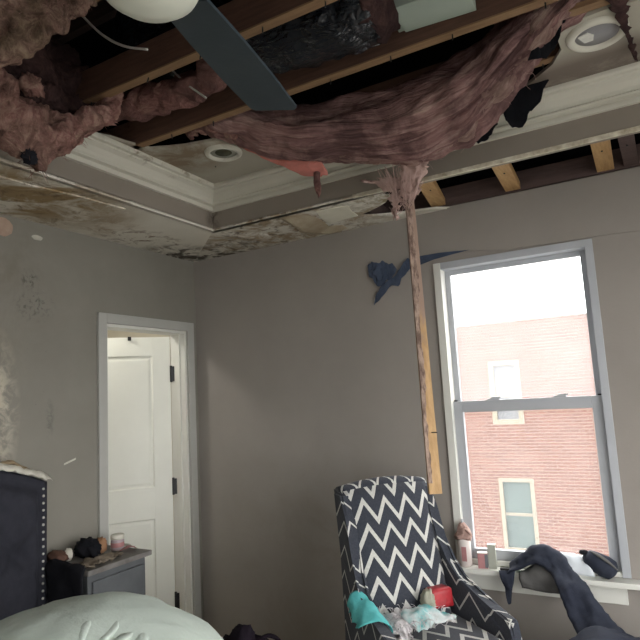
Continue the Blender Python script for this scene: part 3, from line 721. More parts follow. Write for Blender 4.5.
# torn web reaching down to the stick
webs = [
    [[(1.86, -.80, 2.60), (1.93, -.78, 2.56), (2.0, -.79, 2.56)], [(1.86, -.74, 2.54), (1.90, -.72, 2.52), (1.95, -.73, 2.52)], [(1.84, -.69, 2.50), (1.875, -.68, 2.48), (1.91, -.69, 2.49)], [(1.82, -.66, 2.46), (1.85, -.65, 2.44), (1.89, -.66, 2.46)]],
    [[(1.64, -.72, 2.57), (1.70, -.71, 2.55), (1.78, -.70, 2.55)], [(1.70, -.69, 2.53), (1.76, -.69, 2.51), (1.83, -.69, 2.53)], [(1.79, -.67, 2.50), (1.83, -.67, 2.46), (1.89, -.68, 2.49)]],
    [[(1.78, -.69, 2.50), (1.80, -.69, 2.49), (1.82, -.68, 2.49)], [(1.77, -.68, 2.44), (1.785, -.68, 2.43), (1.80, -.68, 2.43)], [(1.765, -.68, 2.40), (1.775, -.68, 2.38), (1.785, -.68, 2.37)]]]
for w in webs: sheet('torn_web', w, 18, 22, m_fib, b1, .014, .02, 16, rag=.05, rag_cols=True)
bm = bmesh.new(); random.seed(11)
for k in range(60):
    a = Vector((random.uniform(1.74, 1.95), random.uniform(-.80, -.68), random.uniform(2.50, 2.58)))
    e = Vector((random.uniform(1.78, 1.87), random.uniform(-.68, -.64), random.uniform(2.38, 2.48)))
    strands(bm, [[a, a.lerp(e, .5)+Vector((0, 0, -.02)), e]], .0016)
fr = from_bm('web_fibres', bm, m_fib, b1, False, True); fr['kind'] = 'stuff'

# torn black roofing felt beneath the batt
m_felt = pm('black felt paper', (.010, .011, .014), (.016, .016, .02), 12, .9, .2, 60, spec=.1)
ft = thing('felt_scrap', 'torn black felt paper hanging in front of the crown moulding', 'paper', (2.33, -.72, 2.7))
bm = bmesh.new()
def ragged(poly, amp=.008, n=6, seed=1):
    random.seed(seed); out = []
    for a, b in zip(poly, poly[1:]+poly[:1]):
        for k in range(n):
            t = k/n; out.append((a[0]+(b[0]-a[0])*t+random.uniform(-amp, amp)*(k > 0), a[1]+(b[1]-a[1])*t+random.uniform(-amp, amp)*(k > 0)))
    return out
P1 = ragged([(2.293, 2.733), (2.305, 2.782), (2.349, 2.816), (2.412, 2.852), (2.476, 2.873), (2.469, 2.807), (2.452, 2.752), (2.429, 2.708), (2.387, 2.678), (2.36, 2.630), (2.321, 2.638), (2.301, 2.687)], .006, 5, 2)
add_prism(bm, P1, 1, -.682, -.678)
bmesh.ops.triangulate(bm, faces=bm.faces)
for v in bm.verts: v.co.y += .008*noise.noise(v.co*22); v.co.z = min(v.co.z, 2.797)
plabel(from_bm('large_flap', bm, m_felt, ft, False, True), 'larger ragged flap')
bm = bmesh.new()
P2 = ragged([(2.129, 2.638), (2.159, 2.683), (2.204, 2.73), (2.259, 2.75), (2.281, 2.736), (2.272, 2.686), (2.244, 2.650), (2.22, 2.612), (2.178, 2.606)], .006, 5, 4)
add_prism(bm, P2, 1, -.686, -.682)
bmesh.ops.triangulate(bm, faces=bm.faces)
for v in bm.verts: v.co.y += .008*noise.noise(v.co*22); v.co.z = min(v.co.z, 2.797)
plabel(from_bm('small_flap', bm, m_felt, ft, False, True), 'smaller ragged flap')

bm = bmesh.new()
add_prism(bm, ragged([(2.454, 2.706), (2.493, 2.753), (2.525, 2.816), (2.559, 2.886), (2.622, 2.909), (2.668, 2.89), (2.648, 2.85), (2.598, 2.826), (2.573, 2.798), (2.564, 2.749), (2.513, 2.693)], .006, 4, 6), 1, -1.047, -1.043)
bmesh.ops.triangulate(bm, faces=bm.faces)
for v in bm.verts: v.co.y += .010*noise.noise(v.co*22)
plabel(from_bm('upper_strip', bm, m_felt, ft, False, True), 'ragged strip running up along the batt edge')
# left heap of insulation hanging over the soffit
b2 = thing('insulation_batt', 'ragged pink insulation clump hanging over the left soffit edge', 'insulation', (.85, -1.7, 2.6), group='fallen insulation')
ys = [-2.06, -1.97, -1.93, -1.885, -1.835, -1.79, -1.71, -1.64, -1.575, -1.51]
zb = [2.66, 2.58, 2.50, 2.435, 2.43, 2.51, 2.575, 2.64, 2.72, 2.80]
zt = [2.74, 2.70, 2.66, 2.64, 2.63, 2.63, 2.665, 2.72, 2.79, 2.85]
sheet('shaded_core', [[(.72, y-.02, 3.12) for y in ys], [(.80, y, 2.95) for y in ys], [(.86, y, t+.09) for y, t in zip(ys, zt)], [(.93, y, t-.01) for y, t in zip(ys, zt)]], 70, 40, m_ins_dark, b2, .05, .07, 7)  # upper part in attic shade, its darkness put into the colour
sheet('torn_rim', [[(.91, y+.01, t+.03) for y, t in zip(ys, zt)], [(.975, y, t*.8+b_*.2) for y, t, b_ in zip(ys, zt, zb)], [(.985, y, t*.4+b_*.6) for y, t, b_ in zip(ys, zt, zb)], [(.95, y, b_) for y, b_ in zip(ys, zb)], [(.89, y+.01, b_+.04) for y, b_ in zip(ys, zb)]], 90, 44, m_ins_left, b2, .035, .045, 11, rag=.04, rag_rows=(True, False))
blob('dark_tuft', (.955, -1.895, 2.45), (.020, .024, .026), m_felt, b2, .5, 3)
for (p, r) in (((.97, -1.90, 2.70), (.025, .04, .035)), ((.97, -1.535, 2.83), (.02, .025, .04)), ((.985, -1.62, 2.70), (.02, .06, .025))):
    blob('tuft', p, r, m_ins_left, b2, .6, 3, 24, 16)
bm = bmesh.new(); random.seed(5)
for k in range(260):
    t = random.random(); i = t*(len(ys)-1); j = min(int(i), len(ys)-2); u = i-j
    p = Vector((.93+random.uniform(-.07, .04), ys[j]+(ys[j+1]-ys[j])*u, zb[j]+(zb[j+1]-zb[j])*u+random.uniform(-.01, .1)))
    d = Vector((random.uniform(-.03, .05), random.uniform(-.05, .05), random.uniform(-.05, .02)))
    strands(bm, [[p, p+d*.6, p+d]], .0013)
fr = from_bm('frayed_fibres', bm, m_ins_left, b2, False, True); fr['kind'] = 'stuff'

b3 = thing('insulation_batt', 'pink insulation batt with mottled edge in the top left corner', 'insulation', (1.2, -2.1, 2.65), group='fallen insulation')
botm = [(1.405, -2.015, 2.775), (1.375, -2.03, 2.742), (1.30, -2.06, 2.690), (1.195, -2.114, 2.635), (1.10, -2.16, 2.60), (1.0, -2.2, 2.59)]
sheet('batt_body', [[(p[0]+.0, p[1]-.10, p[2]+.30) for p in botm], [(p[0]+.01, p[1]-.08, p[2]+.14) for p in botm], [(p[0], p[1]-.05, p[2]+.05) for p in botm], botm, [(p[0]-.02, p[1]+.03, p[2]+.06) for p in botm]], 70, 44, m_ins_tan, b3, .03, .04, 15, rag=.03, rag_rows=(False, False))
bm = bmesh.new(); random.seed(8)
for k in range(160):
    p = crom(botm, random.random())+Vector((0, random.uniform(-.06, .01), random.uniform(-.01, .08)))
    d = Vector((random.uniform(-.03, .03), random.uniform(-.03, .02), random.uniform(-.035, .01)))
    strands(bm, [[p, p+d*.6, p+d]], .0012)
fr = from_bm('frayed_fibres', bm, m_ins_left, b3, False, True); fr['kind'] = 'stuff'

b4 = thing('insulation_batt', 'brown pink insulation roll lying in the bay left of the fan blade', 'insulation', (1.15, -1.40, 2.83), group='fallen insulation')
bm = bmesh.new(); add_tube(bm, [(.80, -1.40, 2.875), (.95, -1.40, 2.855), (1.1, -1.39, 2.848), (1.25, -1.40, 2.83), (1.37, -1.41, 2.835), (1.44, -1.40, 2.84)], [.05, .075, .065, .068, .075, .045], 20, 70, .75, .030)
from_bm('roll_body', bm, m_ins_brown, b4, True, True)
# small pink shreds under joist near the blade and at far right
b5 = thing('insulation_shred', 'thin torn insulation shred dangling across the near recessed light', 'insulation', (2.73, -.95, 2.75))
sheet('shred_body', [[(2.715, -1.10, 2.80), (2.745, -1.09, 2.795), (2.775, -1.08, 2.80)], [(2.73, -1.03, 2.782), (2.75, -1.02, 2.778), (2.77, -1.01, 2.782)], [(2.748, -.95, 2.775), (2.758, -.94, 2.77), (2.770, -.93, 2.775)], [(2.764, -.84, 2.775), (2.77, -.83, 2.77), (2.777, -.83, 2.775)], [(2.775, -.72, 2.77), (2.783, -.70, 2.765), (2.790, -.70, 2.77)]], 10, 30, m_ins_dark, b5, .005, .008, 18, rag=.02, rag_cols=True)
b6 = thing('insulation_batt', 'short pink insulation tuft beneath the joist left of the blade tip', 'insulation', (1.05, -1.1, 2.80), group='fallen insulation')
sheet('tuft_body', [[(.93, -1.15, 2.93), (1.02, -1.14, 2.92), (1.12, -1.13, 2.90), (1.22, -1.12, 2.88)], [(.94, -1.13, 2.87), (1.02, -1.12, 2.86), (1.11, -1.10, 2.84), (1.21, -1.08, 2.82)], [(.96, -1.09, 2.835), (1.03, -1.08, 2.815), (1.11, -1.05, 2.80), (1.20, -1.02, 2.785)]], 30, 18, m_ins_left, b6, .03, .05, 12, rag=.05, rag_rows=(False, True))

# ================================================================== HANGING STICK
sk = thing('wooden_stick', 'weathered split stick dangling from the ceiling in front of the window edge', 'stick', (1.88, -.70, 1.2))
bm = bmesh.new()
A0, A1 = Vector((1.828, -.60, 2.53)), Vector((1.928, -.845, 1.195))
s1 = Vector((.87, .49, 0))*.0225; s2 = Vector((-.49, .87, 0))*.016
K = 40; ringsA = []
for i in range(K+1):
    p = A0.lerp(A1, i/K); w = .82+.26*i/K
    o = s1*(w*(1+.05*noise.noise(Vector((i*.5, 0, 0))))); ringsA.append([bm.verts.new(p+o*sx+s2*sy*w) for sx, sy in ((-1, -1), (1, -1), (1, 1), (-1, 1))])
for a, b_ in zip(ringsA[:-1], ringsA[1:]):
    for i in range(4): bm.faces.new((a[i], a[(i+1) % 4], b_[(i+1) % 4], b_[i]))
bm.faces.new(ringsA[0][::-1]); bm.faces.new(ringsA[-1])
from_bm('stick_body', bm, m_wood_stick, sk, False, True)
# rough weathered layer with a broken edge on the left half of the front
bm = bmesh.new(); prev = None; random.seed(21)
for i in range(61):
    f = i/60*.97; p = A0.lerp(A1, f); w = .82+.26*f
    e = (.35 if f < .42 else -.05 if f < .72 else -.30) + random.uniform(-.16, .16) - .1*f
    if f < .15: e = .5+random.uniform(-.1, .1)
    th = .0045+.002*random.random()
    row = [bm.verts.new(p+s1*w*a-s2*(w+b_/.016*1.0)) for a, b_ in ((-1.12, -.004), (-1.10, th), (e-.08, th*1.1), (e, -.001))]
    if prev:
        for j in range(3): bm.faces.new((prev[j], prev[j+1], row[j+1], row[j]))
        bm.faces.new((prev[3], prev[0], row[0], row[3]))
    prev = row
plabel(from_bm('weathered_face', bm, m_wood_rot, sk, False, True), 'dark flaking old surface')
box('nail', (-.012, .012), (-.003, .003), (-.002, .002), m_black_metal, sk, .0005, mtx=Matrix.Translation((1.918+.0-1.88+.018, -.80+.70-.02, 1.425-1.2)))

# ================================================================== BLUE SCRAP ON THE WALL
m_blue = pm('dark blue torn film', (.075, .098, .150), (.052, .070, .110), 10, .75, .2, 40, spec=.2)
bs = thing('torn_film', 'dark blue torn film scrap stuck to the wall beside the stick', 'scrap', (1.45, -.01, 2.25))
def scrap(name, poly, y=-.012, cur=.014, lab=None):
    bm = bmesh.new(); add_prism(bm, poly, 1, y-.002, y)
    bmesh.ops.triangulate(bm, faces=bm.faces); bmesh.ops.subdivide_edges(bm, edges=list(bm.edges), cuts=2)
    for v in bm.verts: v.co.y += -abs(noise.noise(v.co*14))*cur
    o = from_bm(name, bm, m_blue, bs, False, True)
    if lab: plabel(o, lab)
scrap('bow_lobe', ragged([(1.335, 2.33), (1.362, 2.35), (1.405, 2.331), (1.432, 2.344), (1.467, 2.315), (1.492, 2.317), (1.514, 2.278), (1.487, 2.248), (1.465, 2.204), (1.448, 2.23), (1.42, 2.193), (1.383, 2.204), (1.361, 2.249), (1.337, 2.264)], .004, 3, 3), -.014, .02)
scrap('dangling_tail', ragged([(1.362, 2.089), (1.372, 2.141), (1.408, 2.189), (1.46, 2.222), (1.511, 2.25), (1.551, 2.296), (1.584, 2.331), (1.607, 2.31), (1.591, 2.266), (1.54, 2.222), (1.518, 2.179), (1.482, 2.19), (1.442, 2.155), (1.402, 2.119)], .004, 3, 5), -.020, .016)
scrap('middle_knot', [(1.375, 2.28), (1.395, 2.245), (1.405, 2.225), (1.42, 2.22), (1.432, 2.245), (1.44, 2.285), (1.41, 2.31)], -.028)
scrap('stretched_strip', [(1.556, 2.283), (1.602, 2.330), (1.68, 2.332), (1.766, 2.332), (1.931, 2.320), (1.848, 2.312), (1.734, 2.3), (1.646, 2.281), (1.585, 2.267)], -.017, .006, 'strip pulled towards the window head')


# ================================================================== CHAIR
def chevron(name, ax, period=.116, rowh=.106, amp=.088, width=.30, phase=0.0, yshift=0.0, skew=0.0):
    """zigzag printed cloth; ax = ('x','z') picks the two object axes"""
    m, nt, N, b = new_mat(name)
    t = N.new('ShaderNodeTexCoord'); sp = N.new('ShaderNodeSeparateXYZ'); nt.links.new(t.outputs['Object'], sp.inputs[0])
    u, v = sp.outputs['xyz'.index(ax[0])], sp.outputs['xyz'.index(ax[1])]
    if skew: u = mth(nt, 'ADD', u, mth(nt, 'MULTIPLY', sp.outputs[0], skew))
    pp = mth(nt, 'PINGPONG', mth(nt, 'ADD', u, 5.0+phase), period/2)
    h = mth(nt, 'ADD', mth(nt, 'ADD', v, 5.0+yshift), mth(nt, 'MULTIPLY', pp, amp/(period/2)))
    fr_ = mth(nt, 'FRACT', mth(nt, 'DIVIDE', h, rowh))
    mask = mth(nt, 'LESS_THAN', fr_, width)
    weave = nz(nt, t.outputs['Object'], 120, 3)
    navy = ramp(nt, weave, [(.3, (.030, .034, .046)), (.7, (.045, .050, .064))]); white = ramp(nt, weave, [(.3, (.46, .46, .43)), (.7, (.58, .58, .55))])
    nt.links.new(mixc(nt, mask, navy, white), b.inputs['Base Color'])
    b.inputs['Roughness'].default_value = .85; b.inputs['Specular IOR Level'].default_value = .15
    b.inputs['Sheen Weight'].default_value = .15
    bump(nt, b, weave, .15, .003)
    return m
m_ch_back = chevron('zigzag cloth back', ('x', 'z'), yshift=.035, phase=.02)
m_ch_seat = chevron('zigzag cloth seat', ('x', 'y'))
m_ch_arm = chevron('zigzag cloth arm', ('y', 'z'), width=.12, skew=1.1, period=.15)
m_ch_top = chevron('zigzag cloth top', ('x', 'y'), width=.22, period=.10, rowh=.08, amp=.07, yshift=.03)
m_chair_leg = pm('dark chair leg wood', (.03, .02, .015), (.02, .014, .01), 10, .4, .1, 40)
chair = thing('accent_chair', 'navy and white zigzag high back chair below the window', 'chair', (1.535, -.475, 0), math.radians(51.7)); chair.scale = (.93, 1, .985)
# back: a reclined slab, slightly crowned at the top (local front = -Y)
bm = bmesh.new(); NU, NV = 16, 18; F = []; Bk = []
for i in range(NV+1):
    v = i/NV; z = .50+v*.675; y = -.205+v*.205
    hw = .205+.030*v
    fr_, bk_ = [], []
    for k in range(NU+1):
        u = -1+2*k/NU; puff = .03*(1-u**4)*(1-(2*v-1)**6)
        zz = z + (.012*(1-u*u) if v > .9 else 0)
        fr_.append(bm.verts.new((u*hw, y-.045-puff, zz))); bk_.append(bm.verts.new((u*hw*1.02, y+.05, zz)))
    F.append(fr_); Bk.append(bk_)
for i in range(NV):
    for k in range(NU):
        bm.faces.new((F[i][k], F[i][k+1], F[i+1][k+1], F[i+1][k])); bm.faces.new((Bk[i][k], Bk[i+1][k], Bk[i+1][k+1], Bk[i][k+1]))
    bm.faces.new((F[i][0], F[i+1][0], Bk[i+1][0], Bk[i][0])); bm.faces.new((F[i][NU], Bk[i][NU], Bk[i+1][NU], F[i+1][NU]))
for k in range(NU):
    bm.faces.new((F[NV][k], F[NV][k+1], Bk[NV][k+1], Bk[NV][k])); bm.faces.new((F[0][k], Bk[0][k], Bk[0][k+1], F[0][k+1]))
from_bm('backrest', bm, m_ch_back, chair, True)
# top roll and side wings flowing into the arms
for s in (-1, 1):
    prof = [(.035, 1.17), (-.05, 1.165), (-.095, 1.05), (-.135, .93), (-.175, .84), (-.235, .775), (-.32, .735), (-.44, .705), (-.55, .685), (-.555, .60), (-.555, .30), (-.10, .28), (.0, .28), (-.06, .60), (-.02, .9)]
    x0 = .222 if s > 0 else -.262
    bm = bmesh.new(); add_prism(bm, prof, 0, 0, .05)
    bmesh.ops.bevel(bm, geom=[e for e in bm.edges], offset=.010, segments=2, affect='EDGES')
    for v in bm.verts:
        flare = .05*max(0, min(1, (1.0-v.co.z)/.35))*max(0, min(1, (-v.co.y+.05)/.35))
        v.co.x += x0 - .01*(1 if s > 0 else -1) + s*flare
    from_bm('arm', bm, m_ch_arm, chair, False)
tube('top_roll', [(-.235, .0, 1.165), (-.12, .0, 1.182), (0, .0, 1.188), (.12, .0, 1.182), (.235, .0, 1.165)], .044, m_ch_top, chair, 12, 24, .62)
seat = bmesh.new(); add_box(seat, (-.235, .235), (-.56, -.13), (.47, .62), .035, None, 4)
for v in seat.verts:
    if v.co.z > .585: v.co.z += .025*(1-(v.co.x/.235)**2)*(1-((v.co.y+.345)/.215)**2)
from_bm('seat_cushion', seat, m_ch_seat, chair, True)
box('seat_base', (-.235, .235), (-.54, .02), (.28, .45), m_ch_arm, chair, .01)
for (x, y) in ((-.24, -.50), (.24, -.50), (-.22, .0), (.22, .0)):
    lathe('leg', [(.014, 0), (.024, .285)], m_chair_leg, chair, 12, Matrix.Translation((x, y, 0)))

# things on the chair (world positions)
def cpos(x, y, z):
    return (Matrix.Translation((1.535, -.475, 0)) @ Matrix.Rotation(math.radians(51.7), 4, 'Z')) @ Vector((x, y, z))
def crow(pts): return [tuple(cpos(*p)) for p in pts]
m_teal = pm('teal cloth', (.075, .37, .38), (.11, .46, .46), 14, .8, .3, 50)
m_tealw = pm('teal and white cloth', (.10, .40, .41), (.55, .60, .60), 9, .8, .3, 50, lo=.42, hi=.58)
m_fluff = pm('white fluffy debris', (.66, .63, .64), (.46, .42, .43), 14, 1, .8, 40, spec=.05)
o = sheet('teal_cloth', [crow([(-.205, -.24, .655), (-.203, -.31, .65), (-.203, -.37, .655), (-.203, -.42, .665)]), crow([(-.212, -.225, .745), (-.212, -.29, .73), (-.214, -.36, .712), (-.216, -.41, .70)]), crow([(-.240, -.215, .783), (-.245, -.28, .758), (-.25, -.35, .738), (-.25, -.40, .72)]), crow([(-.280, -.21, .776), (-.288, -.27, .750), (-.297, -.33, .730), (-.30, -.38, .71)]), crow([(-.302, -.215, .745), (-.312, -.26, .715), (-.32, -.31, .70), (-.325, -.35, .69)])], 20, 24, m_teal, None, .005, .007, 20, rag=.015)
tag(o, 'bright teal cloth draped over the left chair arm', 'cloth')
o = sheet('teal_cloth', [crow([(-.12, -.30, .69), (-.04, -.29, .70), (.04, -.28, .69), (.08, -.29, .67)]), crow([(-.12, -.37, .69), (-.04, -.36, .705), (.04, -.35, .685), (.10, -.35, .665)]), crow([(-.10, -.43, .675), (-.03, -.43, .68), (.04, -.42, .67), (.08, -.41, .66)])], 18, 14, m_tealw, None, .012, .03, 11, rag=.03)
tag(o, 'crumpled teal and white cloth lying on the chair seat', 'cloth')
db = thing('fluff_heap', 'whitish fibrous debris spread across the seat back edge', 'debris', tuple(cpos(-.08, -.25, .60)))
sheet('fluff_body', [crow([(-.20, -.22, .655), (-.10, -.21, .66), (.0, -.21, .655), (.10, -.22, .645)]), crow([(-.20, -.30, .665), (-.12, -.28, .675), (-.02, -.27, .668), (.10, -.27, .65)]), crow([(-.20, -.46, .665), (-.15, -.46, .665), (-.12, -.38, .66), (-.08, -.34, .655)])], 34, 26, m_fluff, db, .014, .022, 26, rag=.05, rag_cols=True)
bm = bmesh.new(); random.seed(14)
for k in range(120):
    a = cpos(random.uniform(-.20, .06), random.uniform(-.45, -.2), .675); d = Vector((random.uniform(-.05, .05), random.uniform(-.05, .05), random.uniform(.0, .03)))
    strands(bm, [[a, a+d*.5+Vector((0, 0, .012)), a+d]], .0016)
fr = from_bm('loose_fibres', bm, m_fluff, db, False, True); fr['kind'] = 'stuff'
m_red = pm('red plastic film', (.42, .022, .03), (.22, .012, .018), 10, .3, .3, 30)
m_cream = pm('cream wrapper', (.36, .35, .28), (.28, .27, .21), 14, .7, .4, 40)
rb = thing('snack_bag', 'shiny red bag with a cream end against the chair back', 'bag', tuple(cpos(.115, -.235, .635)), math.radians(51.7))
bm = bmesh.new(); add_box(bm, (-.045, .065), (-.04, .045), (0.025, .10), .018, None, 3)
for v in bm.verts: v.co += noise.noise_vector(v.co*25)*.008 + Vector((0, .015*(v.co.z/.1), 0))
from_bm('bag_body', bm, m_red, rb, True)
blob('cream_end', (-.068, -.03, .062), (.030, .03, .055), m_cream, rb, .35, 3, world=False)
tag(tube('dark_stick', [cpos(-.05, -.17, .675), cpos(.0, -.19, .672), cpos(.05, -.215, .66)], .004, m_chair_leg, None, 6, 8), 'thin dark rod lying beside the red bag', 'rod')

# ================================================================== THINGS ON THE WINDOW SILL
ZS = .6975
m_cup = pm('off white printed bottle', (.62, .57, .54), (.55, .49, .46), 6, .5, 0)
m_cap = pm('brown pink crushed cap', (.40, .27, .23), (.30, .19, .16), 12, .6, .4, 40)
m_print = pm('faded red print', (.45, .22, .22), (.38, .18, .18), 20, .6, 0)
bt = thing('spray_bottle', 'off white bottle with crushed brown top at the left end of the sill', 'bottle', (1.775, -.035, ZS))
lathe('bottle_body', [(.030, 0), (.034, .006), (.034, .118), (.030, .140), (.018, .152)], m_cup, bt, 24)
bm = bmesh.new(); add_lathe(bm, [(.030, .128), (.043, .134), (.046, .150), (.034, .170), (.026, .190), (.015, .212), (.010, .216)], 14)
for v in bm.verts: v.co += noise.noise_vector(v.co*38)*.014
from_bm('cap', bm, m_cap, bt, False)
sheet('spout', [[(1.785, -.05, ZS+.19), (1.795, -.05, ZS+.18)], [(1.81, -.06, ZS+.178), (1.815, -.06, ZS+.162)], [(1.825, -.065, ZS+.165), (1.828, -.065, ZS+.148)]], 6, 10, m_cap, bt, .012, .006, 20)
box('printed_patch', (-.005, .020), (-.0352, -.0338), (.03, .10), m_print, bt, 0)
lathe('tip', [(.006, .208), (.006, .228)], m_vinyl, bt, 8)
sb1 = thing('small_box', 'small red and grey carton beside the bottle on the sill', 'carton', (1.868, -.045, ZS), math.radians(12))
box('carton_body', (-.024, .024), (-.015, .018), (0, .072), m_print, sb1, .002)
plabel(box('grey_side', (.010, .0245), (-.0155, .018), (.004, .068), m_fargrey, sb1, .001), 'grey panel')
box('white_top', (-.024, .024), (-.015, .018), (.072, .075), m_white, sb1, .001)
sb2 = thing('small_box', 'taller pale grey carton between red carton and clothes', 'carton', (1.913, -.035, ZS), math.radians(8))
box('carton_body', (-.019, .019), (-.014, .014), (0, .112), m_canwall, sb2, .002)
box('white_top', (-.0195, .0195), (-.0145, .0145), (.112, .116), m_white, sb2, .001)
kf = thing('pocket_tool', 'small flat dark tool lying on the sill right of the cartons', 'tool', (1.985, -.045, ZS), math.radians(10))
box('tool_body', (-.035, .03), (-.008, .008), (0, .010), m_black_metal, kf, .003)
box('tool_tip', (.028, .05), (-.005, .005), (.002, .006), m_fanmetal, kf, .001)
m_denim = pm('dark navy clothing', (.022, .026, .042), (.036, .042, .060), 9, .8, .3, 30, spec=.2)
m_greycl = pm('grey cloth', (.14, .137, .135), (.10, .098, .096), 8, .9, .3, 30)
m_whitecl = pm('white blue cloth', (.68, .72, .76), (.60, .64, .68), 8, .9, .2, 30)
tg = thing('trousers', 'dark navy trousers draped over the sill and down into the room', 'trousers', (2.2, -.1, .72))
TR = [[(2.03, -.02, .70), (2.09, .0, .735), (2.16, .0, .775), (2.24, -.03, .765), (2.33, -.13, .705), (2.40, -.20, .64), (2.47, -.24, .585), (2.56, -.28, .55)],
                      [(2.01, -.06, .715), (2.08, -.06, .765), (2.155, -.06, .805), (2.235, -.09, .785), (2.31, -.17, .715), (2.365, -.24, .64), (2.42, -.29, .58), (2.50, -.34, .55)],
                      [(1.995, -.09, .70), (2.06, -.10, .745), (2.14, -.10, .785), (2.21, -.125, .76), (2.27, -.19, .69), (2.31, -.26, .61), (2.36, -.32, .55), (2.42, -.38, .52)],
                      [(1.99, -.10, .68), (2.05, -.115, .715), (2.13, -.12, .745), (2.185, -.14, .72), (2.235, -.20, .65), (2.27, -.27, .57), (2.32, -.33, .51), (2.38, -.39, .48)]]
TR = [[tuple(Vector(TR[1][i]).lerp(Vector(r[i]), .84)) for i in range(8)] for r in TR]
sheet('trouser_leg', TR, 60, 22, m_denim, tg, .02, .028, 9, ripple=.008)
sheet('hanging_flap', [[(1.955, -.085, .705), (1.985, -.09, .708), (2.03, -.09, .715)], [(1.965, -.095, .665), (1.99, -.10, .66), (2.025, -.10, .67)], [(1.978, -.095, .61), (1.992, -.098, .61), (2.01, -.098, .62)], [(1.985, -.095, .555), (1.992, -.096, .555), (2.0, -.096, .56)]], 10, 20, m_denim, tg, .012, .012, 14, ripple=.004)
o = sheet('grey_cloth', [[(2.06, -.05, .70), (2.12, -.05, .74), (2.20, -.06, .75), (2.27, -.07, .70)], [(2.05, -.09, .695), (2.11, -.10, .71), (2.19, -.11, .71), (2.26, -.11, .68)], [(2.06, -.10, .64), (2.11, -.105, .635), (2.18, -.11, .63), (2.24, -.115, .635)]], 20, 14, m_greycl, None, .014, .015, 12)
tag(o, 'dull grey cloth bunched beneath the draped trousers on the sill', 'cloth')
o = sheet('white_cloth', [[(2.20, -.0, .79), (2.28, .0, .785), (2.36, .005, .765)], [(2.20, -.03, .775), (2.29, -.045, .775), (2.365, -.045, .75)], [(2.23, -.070, .715), (2.31, -.075, .715), (2.38, -.07, .71)]], 16, 12, m_whitecl, None, .014, .014, 12)
tag(o, 'bluish white cloth lying behind the trousers on the sill', 'cloth')
hat = thing('bundle', 'dark rounded bundle with a pale rim at the right end of the sill', 'bundle', (2.40, -.03, ZS))
bm = bmesh.new(); add_tube(bm, [(2.335, -.035, .795), (2.352, -.035, .785), (2.385, -.035, .770), (2.42, -.03, .752), (2.452, -.03, .735), (2.466, -.03, .728)], [.010, .034, .046, .050, .042, .012], 20, 40, 1.0, .005)
from_bm('bundle_body', bm, m_denim, hat, True, True)
tube('pale_rim', [(2.368, -.05, .818), (2.40, -.062, .806), (2.44, -.070, .782), (2.475, -.055, .745)], [.003, .010, .010, .004], m_greycl, hat, 8, 20, .6, True)
blob('knob', (2.340, -.035, .806), (.022, .016, .010), m_felt, hat, .3, 3)
heap = thing('clothes_heap', 'dark navy heap of clothes on the floor below the window', 'clothes', (2.46, -.42, 0))
blob('heap_body', (2.50, -.44, .20), (.33, .26, .36), m_denim, heap, .16, 2.2, 44, 28, 1.25, flatten=.004)
sheet('heap_fold', [[(2.24, -.42, .50), (2.34, -.36, .56), (2.46, -.33, .575), (2.6, -.33, .56)], [(2.23, -.47, .49), (2.34, -.43, .57), (2.47, -.42, .595), (2.62, -.42, .575)], [(2.25, -.53, .45), (2.36, -.52, .54), (2.5, -.52, .57), (2.64, -.52, .55)]], 24, 16, m_denim, heap, .02, .03, 8, ripple=.008)

# ================================================================== BED AND HEADBOARD
m_head = pm('charcoal tufted fabric', (.022, .023, .032), (.030, .031, .042), 20, .85, .2, 150)
m_head_edge = pm('charcoal border fabric', (.030, .032, .044), (.04, .042, .054), 20, .85, .2, 150)
m_bed = pm('pale mint comforter', (.50, .57, .52), (.44, .50, .455), 3, .85, .25, 14, bdist=.03)
m_sheet = pm('grey sheet', (.45, .46, .44), (.38, .39, .37), 4, .9, .2, 20)
bed = thing('bed', 'bed with charcoal tufted headboard and nailhead border against the left wall', 'bed', (.1, -2.0, 0))
HY0, HY1 = -1.205, -2.80
def htop(y):
    f = min(max((HY0-y)/.8, 0), 1); return 1.252+.16*(1-(1-f)**2.2)
bm = bmesh.new(); NU, NV = 90, 60; F = []; Bk = []
for i in range(NV+1):
    fr_, bk_ = [], []
    for k in range(NU+1):
        y = HY0+(HY1-HY0)*k/NU; zt = htop(y) if y > -2.0 else htop(-4.005-y); z = .25+(zt-.25)*i/NV
        x = .10
        inset = min(HY0-y, y-HY1, zt-z)
        if inset > .055:
            a = (y+1.385)/.34; b_ = (z-.952)/.34
            p, q = a+b_, a-b_
            dp, dq = abs(p-round(p)), abs(q-round(q))
            groove = max(math.exp(-(dp/.10)**2), math.exp(-(dq/.10)**2)); but = math.exp(-((dp*dp+dq*dq)/.03))
            x = .150 - .018*groove - .034*but
            x = .10+(x-.10)*min(1, (inset-.055)/.03)
        elif inset < .01: x = .09
        fr_.append(bm.verts.new((x, y, z))); bk_.append(bm.verts.new((.035, y, z)))
    F.append(fr_); Bk.append(bk_)
for i in range(NV):
    for k in range(NU):
        bm.faces.new((F[i][k], F[i][k+1], F[i+1][k+1], F[i+1][k]))
    bm.faces.new((F[i][0], F[i+1][0], Bk[i+1][0], Bk[i][0])); bm.faces.new((F[i][NU], Bk[i][NU], Bk[i+1][NU], F[i+1][NU]))
for k in range(NU):
    bm.faces.new((F[NV][k], F[NV][k+1], Bk[NV][k+1], Bk[NV][k])); bm.faces.new((F[0][k], Bk[0][k], Bk[0][k+1], F[0][k+1]))
    for i in range(NV): bm.faces.new((Bk[i][k], Bk[i+1][k], Bk[i+1][k+1], Bk[i][k+1]))
hb = from_bm('headboard', bm, m_head, bed, True, True)
nm = None
